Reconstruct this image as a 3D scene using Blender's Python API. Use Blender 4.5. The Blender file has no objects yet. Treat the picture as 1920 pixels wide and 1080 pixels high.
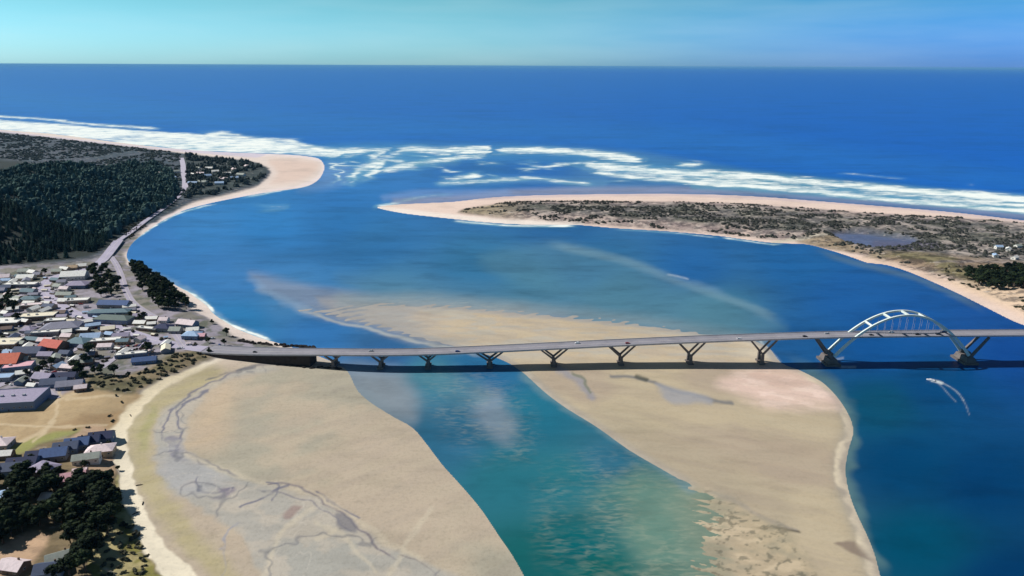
import bpy, bmesh, math, random
import numpy as np
from mathutils import Vector, Matrix
random.seed(7); RNG = np.random.default_rng(7)
scene = bpy.context.scene
COL = scene.collection
R = math.radians

# ------------------------------------------------------------------ camera, sky, sun, exposure
CAM_H = 293.0
FPX = 1320.0                      # focal length in pixels of a 1920 wide frame
HV = 417.0                        # horizon above the frame centre, same pixels
ROLL = 0.0042
PITCH = math.atan(HV / FPX)
cam_d = bpy.data.cameras.new('camera'); cam = bpy.data.objects.new('camera', cam_d); COL.objects.link(cam)
cam_d.sensor_width = 36; cam_d.lens = FPX / 1920 * 36
cam_d.clip_start = 1; cam_d.clip_end = 3e6
CM = Matrix.Rotation(math.pi / 2 - PITCH, 4, 'X') @ Matrix.Rotation(ROLL, 4, 'Z')
cam.matrix_world = Matrix.Translation((0, 0, CAM_H)) @ CM
scene.camera = cam

SUN_EL = R(42); SUN_AHEAD = R(14)       # the sun stands along the bridge, over the town side, a little out to sea
sd_ = Vector((-math.cos(SUN_EL) * math.cos(SUN_AHEAD), math.cos(SUN_EL) * math.sin(SUN_AHEAD), math.sin(SUN_EL)))
world = bpy.data.worlds.new('World'); scene.world = world; world.use_nodes = True
wn = world.node_tree; wn.nodes.clear()
sky = wn.nodes.new('ShaderNodeTexSky'); sky.sky_type = 'NISHITA'; sky.sun_disc = False
sky.sun_elevation = SUN_EL; sky.sun_rotation = math.atan2(sd_.x, sd_.y)
sky.altitude = 0; sky.air_density = 1.0; sky.dust_density = 0.6; sky.ozone_density = 1.6
bg = wn.nodes.new('ShaderNodeBackground'); bg.inputs['Strength'].default_value = 0.10
def wnode(t, **k):
    n = wn.nodes.new(t)
    for a_, v_ in k.items(): setattr(n, a_, v_)
    return n
w_tc = wnode('ShaderNodeTexCoord'); w_sep = wnode('ShaderNodeSeparateXYZ'); wn.links.new(w_tc.outputs['Generated'], w_sep.inputs[0])
def w_range(src, a_, b_):
    n = wnode('ShaderNodeMapRange', interpolation_type='SMOOTHSTEP'); n.inputs[1].default_value = a_; n.inputs[2].default_value = b_; wn.links.new(src, n.inputs[0]); return n.outputs[0]
def w_mix(f_, a_, b_, mode='MIX'):
    n = wnode('ShaderNodeMix', data_type='RGBA', blend_type=mode)
    for s_, v_ in ((0, f_), (6, a_), (7, b_)):
        if isinstance(v_, (int, float)): n.inputs[s_].default_value = v_
        elif isinstance(v_, tuple): n.inputs[s_].default_value = (*v_, 1)
        else: wn.links.new(v_, n.inputs[s_])
    return n.outputs[2]
w_up = w_range(w_sep.outputs['Z'], 0.0, 0.10); w_side = w_range(w_sep.outputs['X'], -0.12, 0.62)
w_tint = w_mix(w_up, w_mix(w_side, (0.52, 1.10, 1.72), (0.22, 0.62, 2.0)), w_mix(w_side, (0.36, 0.84, 0.96), (0.15, 0.62, 1.12)))
w_tint = w_mix(w_range(w_sep.outputs['Z'], 0.11, 0.30), w_tint, w_mix(1.0, w_tint, (0.20, 0.20, 0.24), 'MULTIPLY'))
w_col = w_mix(1.0, sky.outputs[0], w_tint, 'MULTIPLY')
w_no = wnode('ShaderNodeTexNoise'); w_no.inputs['Scale'].default_value = 5; w_no.inputs['Detail'].default_value = 5; w_mp = wnode('ShaderNodeMapping'); w_mp.inputs['Scale'].default_value = (1, 1, 9); wn.links.new(w_tc.outputs['Generated'], w_mp.inputs[0]); wn.links.new(w_mp.outputs[0], w_no.inputs['Vector'])
w_v = wnode('ShaderNodeMapRange'); w_v.inputs[1].default_value = .35; w_v.inputs[2].default_value = .7; w_v.inputs[3].default_value = 0; w_v.inputs[4].default_value = .10; wn.links.new(w_no.outputs['Fac'], w_v.inputs[0])
w_col = w_mix(w_v.outputs[0], w_col, (7.0, 8.6, 9.0))
out = wn.nodes.new('ShaderNodeOutputWorld')
wn.links.new(w_col, bg.inputs['Color']); wn.links.new(bg.outputs[0], out.inputs['Surface'])
sun_d = bpy.data.lights.new('sun', 'SUN'); sun = bpy.data.objects.new('sun', sun_d); COL.objects.link(sun)
sun_d.energy = 4.7; sun_d.angle = R(0.5); sun_d.color = (1.0, 0.965, 0.92)
sun.rotation_euler = (-sd_).to_track_quat('-Z', 'Y').to_euler()
scene.view_settings.view_transform = 'Standard'; scene.view_settings.look = 'None'
scene.view_settings.exposure = 0.08; scene.view_settings.gamma = 1; scene.view_settings.use_curve_mapping = False
scene.cycles.use_denoising = True
scene.cycles.max_bounces = 6; scene.cycles.volume_bounces = 0

# ------------------------------------------------------------------ survey helpers: bearings read off the photograph -> metres on the ground
def G(px, py, z=0.0):
    """world x, y of what stands at level z on the bearing (px, py)"""
    px = np.asarray(px, float); py = np.asarray(py, float)
    u = px - 960; v = 540 - py
    u, v = u - v * ROLL, v + u * ROLL
    c, s = math.cos(PITCH), math.sin(PITCH)
    dy = FPX * c + v * s; dz = v * c - FPX * s
    t = (z - CAM_H) / dz
    return u * t, dy * t
def S(x, y, z=0.0):
    """the bearing (px, py) of a world point"""
    x = np.asarray(x, float); y = np.asarray(y, float)
    c, s = math.cos(PITCH), math.sin(PITCH); dz = z - CAM_H
    d = y * c - dz * s
    u = x / d * FPX; v = (y * s + dz * c) / d * FPX
    u, v = u + v * ROLL, v - u * ROLL
    return u + 960, 540 - v
def lin(c):
    c = np.asarray(c, float) / 255
    return np.where(c <= 0.04045, c / 12.92, ((c + 0.055) / 1.055) ** 2.4)
def smooth(a, b, x):
    t = np.clip((x - a) / (b - a), 0, 1); return t * t * (3 - 2 * t)
def seg_dist(x, y, pts, closed):
    n = len(pts); best = np.full(x.shape, 1e18)
    for i in range(n if closed else n - 1):
        ax, ay = pts[i]; bx, by = pts[(i + 1) % n]
        dx, dy = bx - ax, by - ay; L = dx * dx + dy * dy + 1e-12
        t = np.clip(((x - ax) * dx + (y - ay) * dy) / L, 0, 1)
        d = (x - ax - t * dx) ** 2 + (y - ay - t * dy) ** 2
        np.minimum(best, d, out=best)
    return np.sqrt(best)
def inside(x, y, pts):
    n = len(pts); r = np.zeros(x.shape, bool)
    for i in range(n):
        ax, ay = pts[i]; bx, by = pts[(i + 1) % n]
        if ay == by: continue
        r ^= ((ay > y) != (by > y)) & (x < (bx - ax) * (y - ay) / (by - ay) + ax)
    return r
def sdist(x, y, pts):
    d = seg_dist(x, y, pts, True)
    return np.where(inside(x, y, pts), d, -d)
def spl(pts, k=4, closed=False):
    """Catmull-Rom smoothing of a traced line"""
    P = [np.array(p, float) for p in pts]; n = len(P); o = []; T = []
    for i in range(n):
        if not closed and i in (0, n - 1): T.append((P[1] - P[0] if i == 0 else P[-1] - P[-2]) * .5); continue
        a, c = P[i - 1], P[(i + 1) % n]; t = (c - a) / 2; m = min(np.hypot(*(P[i] - a)), np.hypot(*(c - P[i]))); L = np.hypot(*t) + 1e-9
        T.append(t * min(1, m / L))
    for i in range(n if closed else n - 1):
        b, c, tb, tc_ = P[i], P[(i + 1) % n], T[i], T[(i + 1) % n]
        for j in range(k):
            t = j / k; t2 = t * t; t3 = t2 * t
            o.append(tuple((2 * t3 - 3 * t2 + 1) * b + (t3 - 2 * t2 + t) * tb + (3 * t2 - 2 * t3) * c + (t3 - t2) * tc_))
    if not closed: o.append(tuple(P[-1]))
    return o
def toworld(poly):
    xs, ys = G([p[0] for p in poly], [p[1] for p in poly]); return list(zip(xs, ys))
def vnoise(x, y, seed=0):
    xi = np.floor(x).astype(np.int64); yi = np.floor(y).astype(np.int64); xf = x - xi; yf = y - yi
    def h(a, b):
        n = (a * 374761393 + b * 668265263 + seed * 1442695041) & 0xffffffff
        n = ((n ^ (n >> 13)) * 1274126177) & 0xffffffff
        return ((n ^ (n >> 16)) & 0xffff) / 65535.0
    u = xf * xf * (3 - 2 * xf); v = yf * yf * (3 - 2 * yf)
    return (h(xi, yi) * (1 - u) + h(xi + 1, yi) * u) * (1 - v) + (h(xi, yi + 1) * (1 - u) + h(xi + 1, yi + 1) * u) * v
def fbm(x, y, o=4, seed=0):
    r = 0; a = 0.5; s = 0
    for i in range(o):
        r = r + a * vnoise(x * 2 ** i, y * 2 ** i, seed + i); s += a; a /= 2
    return r / s

# ------------------------------------------------------------------ traced outlines
MAIN = [(-900,172),(-500,200),(-200,222),(0,243),(100,251),(200,264),(300,276),(400,284),(500,288),(560,291),(598,297),(609,312),(602,332),(585,346),(560,353),(500,361),(455,369),
        (400,380),(350,393),(320,406),(290,421),(265,440),(247,455),(238,468),(234,480),(242,492),(262,502),(290,516),(330,538),(360,552),(388,572),(402,590),(420,603),(445,616),(475,628),
        (510,641),(545,652),(600,668),(640,686),(655,699),(672,733),(700,757),(740,782),(775,802),(803,835),(832,873),(872,917),(905,957),(935,1002),(960,1038),(985,1082),(1020,1150),(1100,1320),(-900,1320)]
UPL = [(-900,178),(-500,206),(-200,229),(0,249),(150,266),(290,282),(345,289),(420,298),(480,306),(503,318),(505,330),(482,349),(430,364),(365,379),(318,401),(280,423),(245,447),(228,468),(226,492),
       (246,502),(290,522),(335,550),(352,575),(380,592),(410,612),(432,630),(470,641),(520,652),(540,664),(500,672),(440,672),(402,674),(385,682),(340,702),(300,717),(268,737),(236,762),(213,787),(206,805),(208,850),(212,880),
       (222,905),(232,950),(258,1000),(282,1050),(298,1082),(340,1160),(430,1320),(-900,1320)]
BEACH = [(520,668),(440,674),(412,676),(370,697),(330,717),(292,740),(262,767),(242,800),(236,850),(250,900),(268,950),(298,1000),(342,1050),(370,1082),(440,1160),(560,1320),(-900,1320),(-900,500),(300,500)]
BAR = [(560,582),(640,576),(700,570),(790,571),(880,575),(960,583),(1050,590),(1150,600),(1250,613),(1330,627),(1400,636),(1440,650),(1465,680),(1502,695),(1540,715),(1565,738),(1585,765),(1598,792),(1600,815),(1592,842),(1586,880),
       (1592,920),(1606,960),(1625,1000),(1640,1037),(1652,1082),(1680,1180),(1710,1320),(1205,1320),(1215,1180),(1226,1080),(1245,1000),(1268,945),(1290,920),(1282,905),(1240,880),(1180,845),(1120,802),(1060,765),(1020,735),
       (985,703),(955,682),(918,667),(860,652),(780,633),(700,612),(630,597)]
SPIT = [(706,390),(725,385),(760,382),(850,378),(920,370),(1000,366),(1100,364),(1250,363),(1400,367),(1550,378),(1700,390),(1800,399),(1920,413),(2100,434),(2400,470),(2900,540),(2900,900),(2400,880),(2200,760),(2050,672),(1990,640),
        (1935,616),(1900,603),(1850,578),(1800,553),(1750,530),(1700,509),(1660,497),(1625,493),(1600,484),(1560,471),(1515,459),(1480,457),(1450,456),(1400,450),(1350,443),(1250,434),(1150,428),(1080,422),(1000,422),(920,418),(850,411),(760,401)]
SPITUP = [(860,398),(905,388),(960,380),(1050,379),(1200,380),(1350,382),(1500,391),(1620,401),(1750,408),(1920,420),(2100,441),(2400,477),(2900,550),(2900,880),(2420,860),(2220,740),(2060,650),(1990,622),(1930,596),(1880,568),
          (1840,548),(1800,536),(1740,515),(1690,500),(1640,487),(1600,474),(1540,462),(1500,452),(1440,449),(1350,439),(1250,430),(1150,424),(1080,418),(1000,413),(930,408)]
MAINs, UPLs, BEACHs, BARs, SPITs, SPITUPs = [spl(p, 3, True) for p in (MAIN, UPL, BEACH, BAR, SPIT, SPITUP)]
MAINw, UPLw, BARw, SPITw, SPITUPw = [toworld(p) for p in (MAINs, UPLs, BARs, SPITs, SPITUPs)]
PONDw = toworld([(1560,440),(1600,436),(1650,441),(1700,449),(1720,456),(1690,466),(1640,470),(1600,462),(1570,450)])
HILL = toworld([(-900,520),(-300,505),(0,492),(90,484),(150,474),(190,452),(220,430),(265,405),(310,383),(322,360),(300,345),(200,338),(0,340),(-400,330),(-900,320)])
FOREST = toworld([(-900,520),(-300,508),(0,503),(90,494),(165,486),(205,462),(235,432),(280,408),(320,390),(338,366),(328,330),(300,312),(230,303),(100,290),(0,276),(-400,262),(-900,250)])

def height_main(x, y):
    m = sdist(x, y, MAINw); u = sdist(x, y, UPLw)
    h = np.where(m < 0, m * 0.05, 0.55 * smooth(0, 25, m) + 0.0004 * np.clip(m, 0, 600))
    h = h + 4.5 * smooth(-14, 30, u)
    hill = sdist(x, y, HILL)
    n = fbm(x / 190 + 3, y / 230, 3, 5)
    h = h + 62 * smooth(0, 190, hill) * (0.45 + 1.05 * n)
    sea = u > 0
    return h + np.where(sea, (fbm(x / 26, y / 26, 3, 9) - .5) * 1.2, (fbm(x / 30, y / 18, 2, 2) - .5) * 0.10) * smooth(0, 30, np.abs(m))
def height_bar(x, y):
    m = sdist(x, y, BARw)
    h = np.where(m < 0, m * 0.03, 0.5 * smooth(0, 16, m) + 0.9 * smooth(20, 110, m))
    px, py = S(x, y)
    shoal = np.maximum(smooth(930, 640, px) * smooth(665, 640, py), smooth(34, 4, m) * smooth(640, 600, py + (1100 - px) * .04) * .95)
    rip = np.sin((x * 0.50 - y * 0.87) / 2.5 + 9 * fbm(x / 34, y / 34, 3, 4)) * 0.35 + (fbm(x / 9, y / 7, 3, 19) - .5) * .9
    h = h * (1 - 0.82 * shoal) + np.where(m > -2, (rip * 0.22 - 0.06) * shoal, 0)
    lowz = smooth(890, 940, py) * smooth(1500, 1330, px)
    ramp = (px - 1322 - 60 * (fbm(x / 26, y / 26, 3, 15) - .5)) / 70 * 0.30
    pat = (fbm((x * .35 + y * .94) / 3.2, (x * .94 - y * .35) / 11, 3, 14) - .5) * 0.55
    h = h * (1 - lowz) + lowz * np.where(m < 0, m * .03, np.clip(ramp, -.45, .5) + pat)
    return h + (fbm(x / 22, y / 30, 3, 8) - .5) * 0.22 * smooth(5, 30, m) * (1 - lowz)
def height_spit(x, y):
    m = sdist(x, y, SPITw); u = sdist(x, y, SPITUPw); p = sdist(x, y, PONDw)
    h = np.where(m < 0, m * 0.05, 1.6 * smooth(0, 60, m))
    h = h + (2.5 + 7 * fbm(x / 55, y / 40, 3, 6)) * smooth(-5, 45, u)
    return h * (1 - smooth(-12, 6, p)) + 0.9 * smooth(-12, 6, p)
HF = {'main': height_main, 'bar': height_bar, 'spit': height_spit}
def ground_h(x, y, which='main'):
    return float(HF[which](np.array([float(x)]), np.array([float(y)]))[0])
def at(px, py, which='main'):
    """ground point on the bearing (px, py), standing on the terrain"""
    z = 0.0
    for _ in range(4):
        x, y = G(px, py, z); z = ground_h(x, y, which)
    return Vector((float(x), float(y), z))

# ------------------------------------------------------------------ materials
def mat(name, rough=0.8, spec=0.3, metal=0.0):
    m = bpy.data.materials.new(name); m.use_nodes = True
    b = m.node_tree.nodes['Principled BSDF']
    b.inputs['Roughness'].default_value = rough; b.inputs['Specular IOR Level'].default_value = spec; b.inputs['Metallic'].default_value = metal
    return m, m.node_tree, b
def node(nt, t, **k):
    n = nt.nodes.new(t)
    for a, v in k.items(): setattr(n, a, v)
    return n
def noise(nt, scale, detail=4, sxyz=(1, 1, 1), rough=0.55, coord=None):
    tc = node(nt, 'ShaderNodeTexCoord'); mp = node(nt, 'ShaderNodeMapping'); mp.inputs['Scale'].default_value = sxyz
    n = node(nt, 'ShaderNodeTexNoise'); n.inputs['Scale'].default_value = scale; n.inputs['Detail'].default_value = detail; n.inputs['Roughness'].default_value = rough
    nt.links.new(tc.outputs[coord or 'Object'], mp.inputs[0]); nt.links.new(mp.outputs[0], n.inputs['Vector'])
    return n.outputs['Fac']
def mrange(nt, src, a, b, c, d, t='LINEAR'):
    n = node(nt, 'ShaderNodeMapRange'); n.interpolation_type = t
    for i, v in enumerate((a, b, c, d)): n.inputs[i + 1].default_value = v
    nt.links.new(src, n.inputs[0]); return n.outputs[0]
def mixc(nt, fac, a, b, mode='MIX'):
    n = node(nt, 'ShaderNodeMix', data_type='RGBA', blend_type=mode)
    for s, v in ((0, fac), (6, a), (7, b)):
        if isinstance(v, (int, float)): n.inputs[s].default_value = v
        elif isinstance(v, tuple): n.inputs[s].default_value = (*v[:3], 1)
        else: nt.links.new(v, n.inputs[s])
    return n.outputs[2]
def math_(nt, op, a, b):
    n = node(nt, 'ShaderNodeMath', operation=op)
    for s, v in ((0, a), (1, b)):
        if isinstance(v, (int, float)): n.inputs[s].default_value = v
        else: nt.links.new(v, n.inputs[s])
    return n.outputs[0]
def bump(nt, b, h, dist, strength=1.0):
    n = node(nt, 'ShaderNodeBump'); n.inputs['Strength'].default_value = strength; n.inputs['Distance'].default_value = dist
    nt.links.new(h, n.inputs['Height']); nt.links.new(n.outputs[0], b.inputs['Normal'])
def simple(name, c, rough=0.8, spec=0.3, var=0.25, scale=0.6, metal=0.0):
    """painted or weathered surface: a colour with uneven wear"""
    m, nt, b = mat(name, rough, spec, metal)
    c = tuple(lin(c)) if max(c) > 1 else c
    f = mrange(nt, noise(nt, scale, 6), 0.3, 0.7, 1 - var, 1 + var * .5)
    nt.links.new(mixc(nt, 1.0, c, mixc(nt, f, (0, 0, 0), (1, 1, 1)), 'MULTIPLY'), b.inputs['Base Color'])
    return m
def attr(nt, name, out='Color'):
    n = node(nt, 'ShaderNodeAttribute', attribute_name=name); return n.outputs[out]

# ------------------------------------------------------------------ mesh helpers
def put(name, verts, faces, m=None, parent=None, smooth_=False):
    me = bpy.data.meshes.new(name); me.from_pydata([tuple(v) for v in verts], [], faces); me.update()
    if m: me.materials.append(m)
    if smooth_: me.polygons.foreach_set('use_smooth', [True] * len(me.polygons))
    o = bpy.data.objects.new(name, me); COL.objects.link(o)
    if parent: o.parent = parent
    return o
def put_np(name, V, F, m=None, smooth_=False, attrs=None):
    """big mesh from arrays; F n x 3 or n x 4"""
    me = bpy.data.meshes.new(name); k = F.shape[1]
    me.vertices.add(len(V)); me.vertices.foreach_set('co', V.astype(np.float32).ravel())
    me.loops.add(F.size); me.loops.foreach_set('vertex_index', F.astype(np.int32).ravel())
    me.polygons.add(len(F)); me.polygons.foreach_set('loop_start', np.arange(0, F.size, k, dtype=np.int32))
    me.polygons.foreach_set('use_smooth', np.full(len(F), smooth_))
    me.update(calc_edges=True)
    for an, a in (attrs or {}).items():
        if a.ndim == 2:
            at_ = me.attributes.new(an, 'FLOAT_COLOR', 'POINT'); c = np.ones((len(a), 4), np.float32); c[:, :3] = a
            at_.data.foreach_set('color', c.ravel())
        else:
            at_ = me.attributes.new(an, 'FLOAT', 'POINT'); at_.data.foreach_set('value', a.astype(np.float32))
    if m: me.materials.append(m)
    o = bpy.data.objects.new(name, me); COL.objects.link(o); return o
def thing(name, label, cat, loc=(0, 0, 0), rz=0, group=None):
    o = bpy.data.objects.new(name, None); COL.objects.link(o); o.location = loc; o.rotation_euler = (0, 0, rz)
    o['label'] = label; o['category'] = cat
    if group: o['group'] = group
    return o
def dup(root, loc, rz=0, sc=1.0, label=None, group=None):
    r = root.copy(); COL.objects.link(r); r.location = loc; r.rotation_euler = (0, 0, rz); r.scale = (sc, sc, sc) if isinstance(sc, (int, float)) else sc
    if label: r['label'] = label
    if group: r['group'] = group
    for ch in list(root.children):
        c = ch.copy(); COL.objects.link(c); c.parent = r
        for g in ch.children:
            d = g.copy(); COL.objects.link(d); d.parent = c
    return r
class MB:
    def __init__(s): s.v = []; s.f = []
    def add(s, v, f):
        n = len(s.v); s.v += [tuple(p) for p in v]; s.f += [tuple(i + n for i in q) for q in f]; return s
    def box(s, x0, x1, y0, y1, z0, z1):
        return s.add([(x0,y0,z0),(x1,y0,z0),(x1,y1,z0),(x0,y1,z0),(x0,y0,z1),(x1,y0,z1),(x1,y1,z1),(x0,y1,z1)],
                     [(0,3,2,1),(4,5,6,7),(0,1,5,4),(1,2,6,5),(2,3,7,6),(3,0,4,7)])
    def beam(s, a, b, w, h, up=(0, 0, 1), w2=None, h2=None):
        a = Vector(a); b = Vector(b); d = (b - a).normalized(); r = d.cross(Vector(up)); r = r.normalized() if r.length > 1e-4 else Vector((1, 0, 0)); u = r.cross(d)
        w2 = w2 or w; h2 = h2 or h; V = []
        for p, ww, hh in ((a, w, h), (b, w2, h2)):
            V += [p - r * ww / 2 - u * hh / 2, p + r * ww / 2 - u * hh / 2, p + r * ww / 2 + u * hh / 2, p - r * ww / 2 + u * hh / 2]
        return s.add(V, [(0,1,2,3),(7,6,5,4),(0,4,5,1),(1,5,6,2),(2,6,7,3),(3,7,4,0)])
    def tube(s, pts, rad, n=8):
        rings = []
        for i, p in enumerate(pts):
            p = Vector(p); d = (Vector(pts[min(i + 1, len(pts) - 1)]) - Vector(pts[max(i - 1, 0)])).normalized()
            r = d.cross(Vector((0.31, 0.95, 0.05))).normalized(); u = r.cross(d); rr = rad[i] if isinstance(rad, (list, tuple)) else rad
            rings.append([p + (r * math.cos(t) + u * math.sin(t)) * rr for t in [2 * math.pi * k / n for k in range(n)]])
        V = [q for rg in rings for q in rg]; F = []
        for i in range(len(rings) - 1):
            for k in range(n): F.append((i*n+k, i*n+(k+1)%n, (i+1)*n+(k+1)%n, (i+1)*n+k))
        F.append(tuple(range(n))[::-1]); F.append(tuple((len(rings)-1)*n + k for k in range(n)))
        return s.add(V, F)
    def build(s, name, m, parent=None, smooth_=False): return put(name, s.v, s.f, m, parent, smooth_)

# ------------------------------------------------------------------ painting of real ground and water colour (albedo) on dense sheets
def mixin(C, w, c):
    C += (lin(c)[None, :] - C) * w[:, None]
def pl(px, py, pts, w, soft=0.6, k=3):
    d = seg_dist(px, py, spl(pts, k), False); return 1 - smooth(w * (1 - soft), w * (1 + soft), d)
def plt_(px, py, pts, w, soft=0.9, T=60, k=3):
    e = 1.0
    for q in (pts[0], pts[-1]): e = e * smooth(0, T, np.hypot(px - q[0], py - q[1]))
    return pl(px, py, pts, w, soft, k) * e
def warp(x, y, a=8.0, s=42.0, a2=3.0, s2=11.0):
    dx = (fbm(x / s, y / s, 3, 81) - .5) * 2 * a + (fbm(x / s2, y / s2, 2, 83) - .5) * 2 * a2
    dy = (fbm(x / s, y / s, 3, 91) - .5) * 2 * a + (fbm(x / s2, y / s2, 2, 93) - .5) * 2 * a2
    return S(x + dx, y + dy)
def pg(px, py, pts, soft=4, k=3):
    p = spl(pts, k, True)
    x0, x1 = min(q[0] for q in p) - soft * 2, max(q[0] for q in p) + soft * 2; y0, y1 = min(q[1] for q in p) - soft * 2, max(q[1] for q in p) + soft * 2
    w = np.zeros(px.shape); s = (px > x0) & (px < x1) & (py > y0) & (py < y1)
    w[s] = smooth(-soft, soft, sdist(px[s], py[s], p)); return w

# level grid: rows and columns of a sheet get coarser with distance
def sheet_grid(u0, u1, du, rows):
    """u, v: level bearings; returns world X, Y, and quad index array"""
    us = np.arange(u0, u1 + du, du); vs = np.asarray(rows)
    U, Vv = np.meshgrid(us, vs)
    c, s = math.cos(PITCH), math.sin(PITCH)
    t = -CAM_H / (Vv * c - FPX * s); X = U * t; Y = (FPX * c + Vv * s) * t
    nr, nc = U.shape; I = np.arange(nr * nc).reshape(nr, nc)
    F = np.stack([I[1:, :-1], I[1:, 1:], I[:-1, 1:], I[:-1, :-1]], -1).reshape(-1, 4)
    return X.ravel(), Y.ravel(), F
def subset(F, keep):
    f = F[keep[F].any(1)]; ids = np.unique(f); rm = np.full(keep.shape, -1, np.int64); rm[ids] = np.arange(len(ids)); return ids, rm[f]
far = [HV - 0.7, HV - 1.2, HV - 2, HV - 3, HV - 4.5, HV - 6, HV - 8, HV - 10, HV - 13]
rows = np.array(far + list(np.arange(HV - 16, 60, -1.35)) + list(np.arange(60, -560, -1.7)) + list(np.arange(-560, -830, -8)))

# ---- WATER
X, Y, F = sheet_grid(-1500, 1500, 2.6, rows)
px, py = S(X, Y)
C = np.tile(lin((0, 90, 186)), (len(X), 1))                     # deep ocean water
riv = [(640,370,40,112,182),(500,420,45,122,188),(380,440,55,126,190),(300,470,58,122,188),(440,520,62,124,182),(700,450,45,110,165),(900,500,52,114,155),(1050,440,38,98,152),(1300,500,34,98,158),(1600,550,26,90,155),
       (1500,480,28,96,156),(1850,600,24,80,148),(1330,590,70,124,146),(1150,560,64,118,146),(1000,540,60,118,150),(750,540,66,122,160),(450,600,46,122,176),(600,625,52,116,176),(540,560,70,128,176),(1750,720,6,70,118),(1850,900,2,62,108),(1720,1020,2,76,104),(1700,870,2,66,108),
       (1650,760,8,78,108),(1900,650,14,70,140),(1650,650,16,82,146),(1500,650,30,90,146),(800,710,60,124,146),(720,670,50,100,150),(900,690,40,105,150),(1000,780,36,112,136),(1060,900,40,112,124),(1080,1020,12,96,102),(1170,930,72,120,118),(1250,1000,92,132,122),(960,900,40,110,124),
       (700,740,125,142,150),(830,820,48,106,136),(1150,860,50,110,134),(1290,960,120,135,120),(1000,1050,24,96,98),(1130,1070,18,100,98),(640,340,52,122,192),(900,350,44,108,176),(1000,310,36,100,178),(760,310,50,116,186),(850,290,40,106,186),(1150,340,70,120,175),
       (1250,600,66,118,146),(400,500,60,124,186),(640,410,38,108,170),(1100,500,44,106,152),(1700,600,22,84,152),(1900,1100,2,56,100),(1300,1180,90,130,118),(1100,1250,14,96,98),(1600,430,20,90,150)]
rp = np.array(riv, float); tgt = lin(rp[:, 2:])
sel = (py > 268) | (px > 560) & (py > 262)
acc = np.zeros((sel.sum(), 3)); ws = np.zeros(sel.sum()) + 1e-9
for (a, b), t in zip(rp[:, :2], tgt):
    w = 1 / (((px[sel] - a) / 1.5) ** 2 + (py[sel] - b) ** 2 + 120) ** 1.7
    acc += w[:, None] * t; ws += w
rivc = acc / ws[:, None]
# river water reaches out to the bar, then the open ocean takes over
oc = [(-900,150),(-200,205),(0,225),(300,255),(560,275),(700,268),(950,268),(1200,285),(1400,318),(1600,338),(1800,358),(1960,372),(2400,420),(2900,490),(2900,-50),(-900,-50)]
w_oc = smooth(-6, 10, sdist(px[sel], py[sel], oc))
C[sel] = rivc * (1 - w_oc)[:, None] + C[sel] * w_oc[:, None]
mixin(C, 0.55 * pg(px, py, [(0,205),(300,235),(560,262),(700,262),(950,262),(1250,290),(1500,322),(1960,362),(1960,330),(1300,240),(700,220),(0,170)], 22), (30, 108, 188))
px0, py0 = px, py; px, py = warp(X, Y, 9, 60, 3, 14)
# shoals and currents: turbid or shallow water over sand
mixin(C, 0.72 * pg(px, py, [(470,512),(520,520),(640,545),(760,558),(900,566),(1060,582),(1060,600),(860,660),(700,612),(600,590),(545,570),(500,545)], 13), (138, 148, 166)); mixin(C, 0.6 * pg(px, py, [(590,560),(700,562),(860,570),(1000,582),(1000,640),(860,650),(740,615),(640,595)], 9), (166, 160, 152))
mixin(C, .65 * pl(px, py, [(640,562),(760,562),(880,568),(1000,580),(1150,594),(1300,616),(1430,640)], 13, .95), (140, 154, 158))
mixin(C, .35 * pg(px, py, [(640,520),(800,530),(1000,545),(1250,580),(1430,612),(1440,640),(1200,610),(900,575),(700,560)], 26), (104, 140, 150))
mixin(C, 0.45 * plt_(px, py, [(455,505),(500,545),(560,580),(620,597)], 7), (150, 170, 190))
mixin(C, 0.85 * plt_(px, py, [(540,576),(640,603),(700,616),(780,637),(860,655),(918,671)], 2.6), (178, 182, 180))
mixin(C, 0.50 * pg(px, py, [(1040,452),(1120,470),(1220,505),(1330,545),(1420,580),(1475,612),(1440,625),(1330,618),(1200,590),(1060,560),(940,520),(900,480)], 16), (88, 134, 152))
mixin(C, 0.45 * plt_(px, py, [(1010,455),(1090,470),(1180,492),(1300,535),(1400,572),(1472,610)], 7, 0.9), (128, 160, 172))
mixin(C, 0.30 * plt_(px, py, [(1250,515),(1290,525),(1350,545),(1385,560)], 5, 0.9), (110, 150, 185))
mixin(C, 0.6 * pg(px, py, [(880,735),(930,730),(975,775),(985,810),(960,835),(925,815),(895,780)], 20), (150, 160, 172))
mixin(C, 0.5 * pg(px, py, [(730,700),(860,695),(920,740),(870,760),(800,730)], 20), (95, 138, 150))
mixin(C, 0.8 * pg(px, py, [(640,692),(740,694),(765,740),(775,790),(735,785),(700,765),(665,735)], 26), (140, 150, 158))
mixin(C, 0.75 * pg(px, py, [(1190,880),(1260,895),(1315,930),(1350,1000),(1350,1140),(1230,1140),(1200,1040),(1170,960)], 34), (104, 136, 122))
mixin(C, 0.6 * pl(px, py, [(1330,930),(1330,1000),(1320,1080),(1320,1150)], 40, 0.9), (128, 142, 124))
mixin(C, 0.7 * pl(px, py, [(985,700),(1060,762),(1120,799),(1180,842),(1240,876),(1306,918)], 8, 0.9), (108, 140, 148))
mixin(C, 0.75 * plt_(px, py, [(1470,676),(1545,713),(1590,762),(1606,815),(1598,880),(1606,940),(1645,1037),(1668,1100)], 13, 0.95), (95, 128, 130))
mixin(C, 0.6 * plt_(px, py, [(1850,585),(1750,537),(1700,515),(1600,492),(1520,466)], 5, 0.9), (90, 120, 140))
mixin(C, 0.55 * plt_(px, py, [(240,470),(245,495),(300,520),(360,552),(402,588),(450,618),(520,645)], 6, 0.9), (130, 165, 195))
mixin(C, 0.7 * pg(px, py, [(620,300),(606,318),(598,335),(560,356),(620,352),(660,335),(655,310)], 12), (110, 145, 195))
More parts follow.
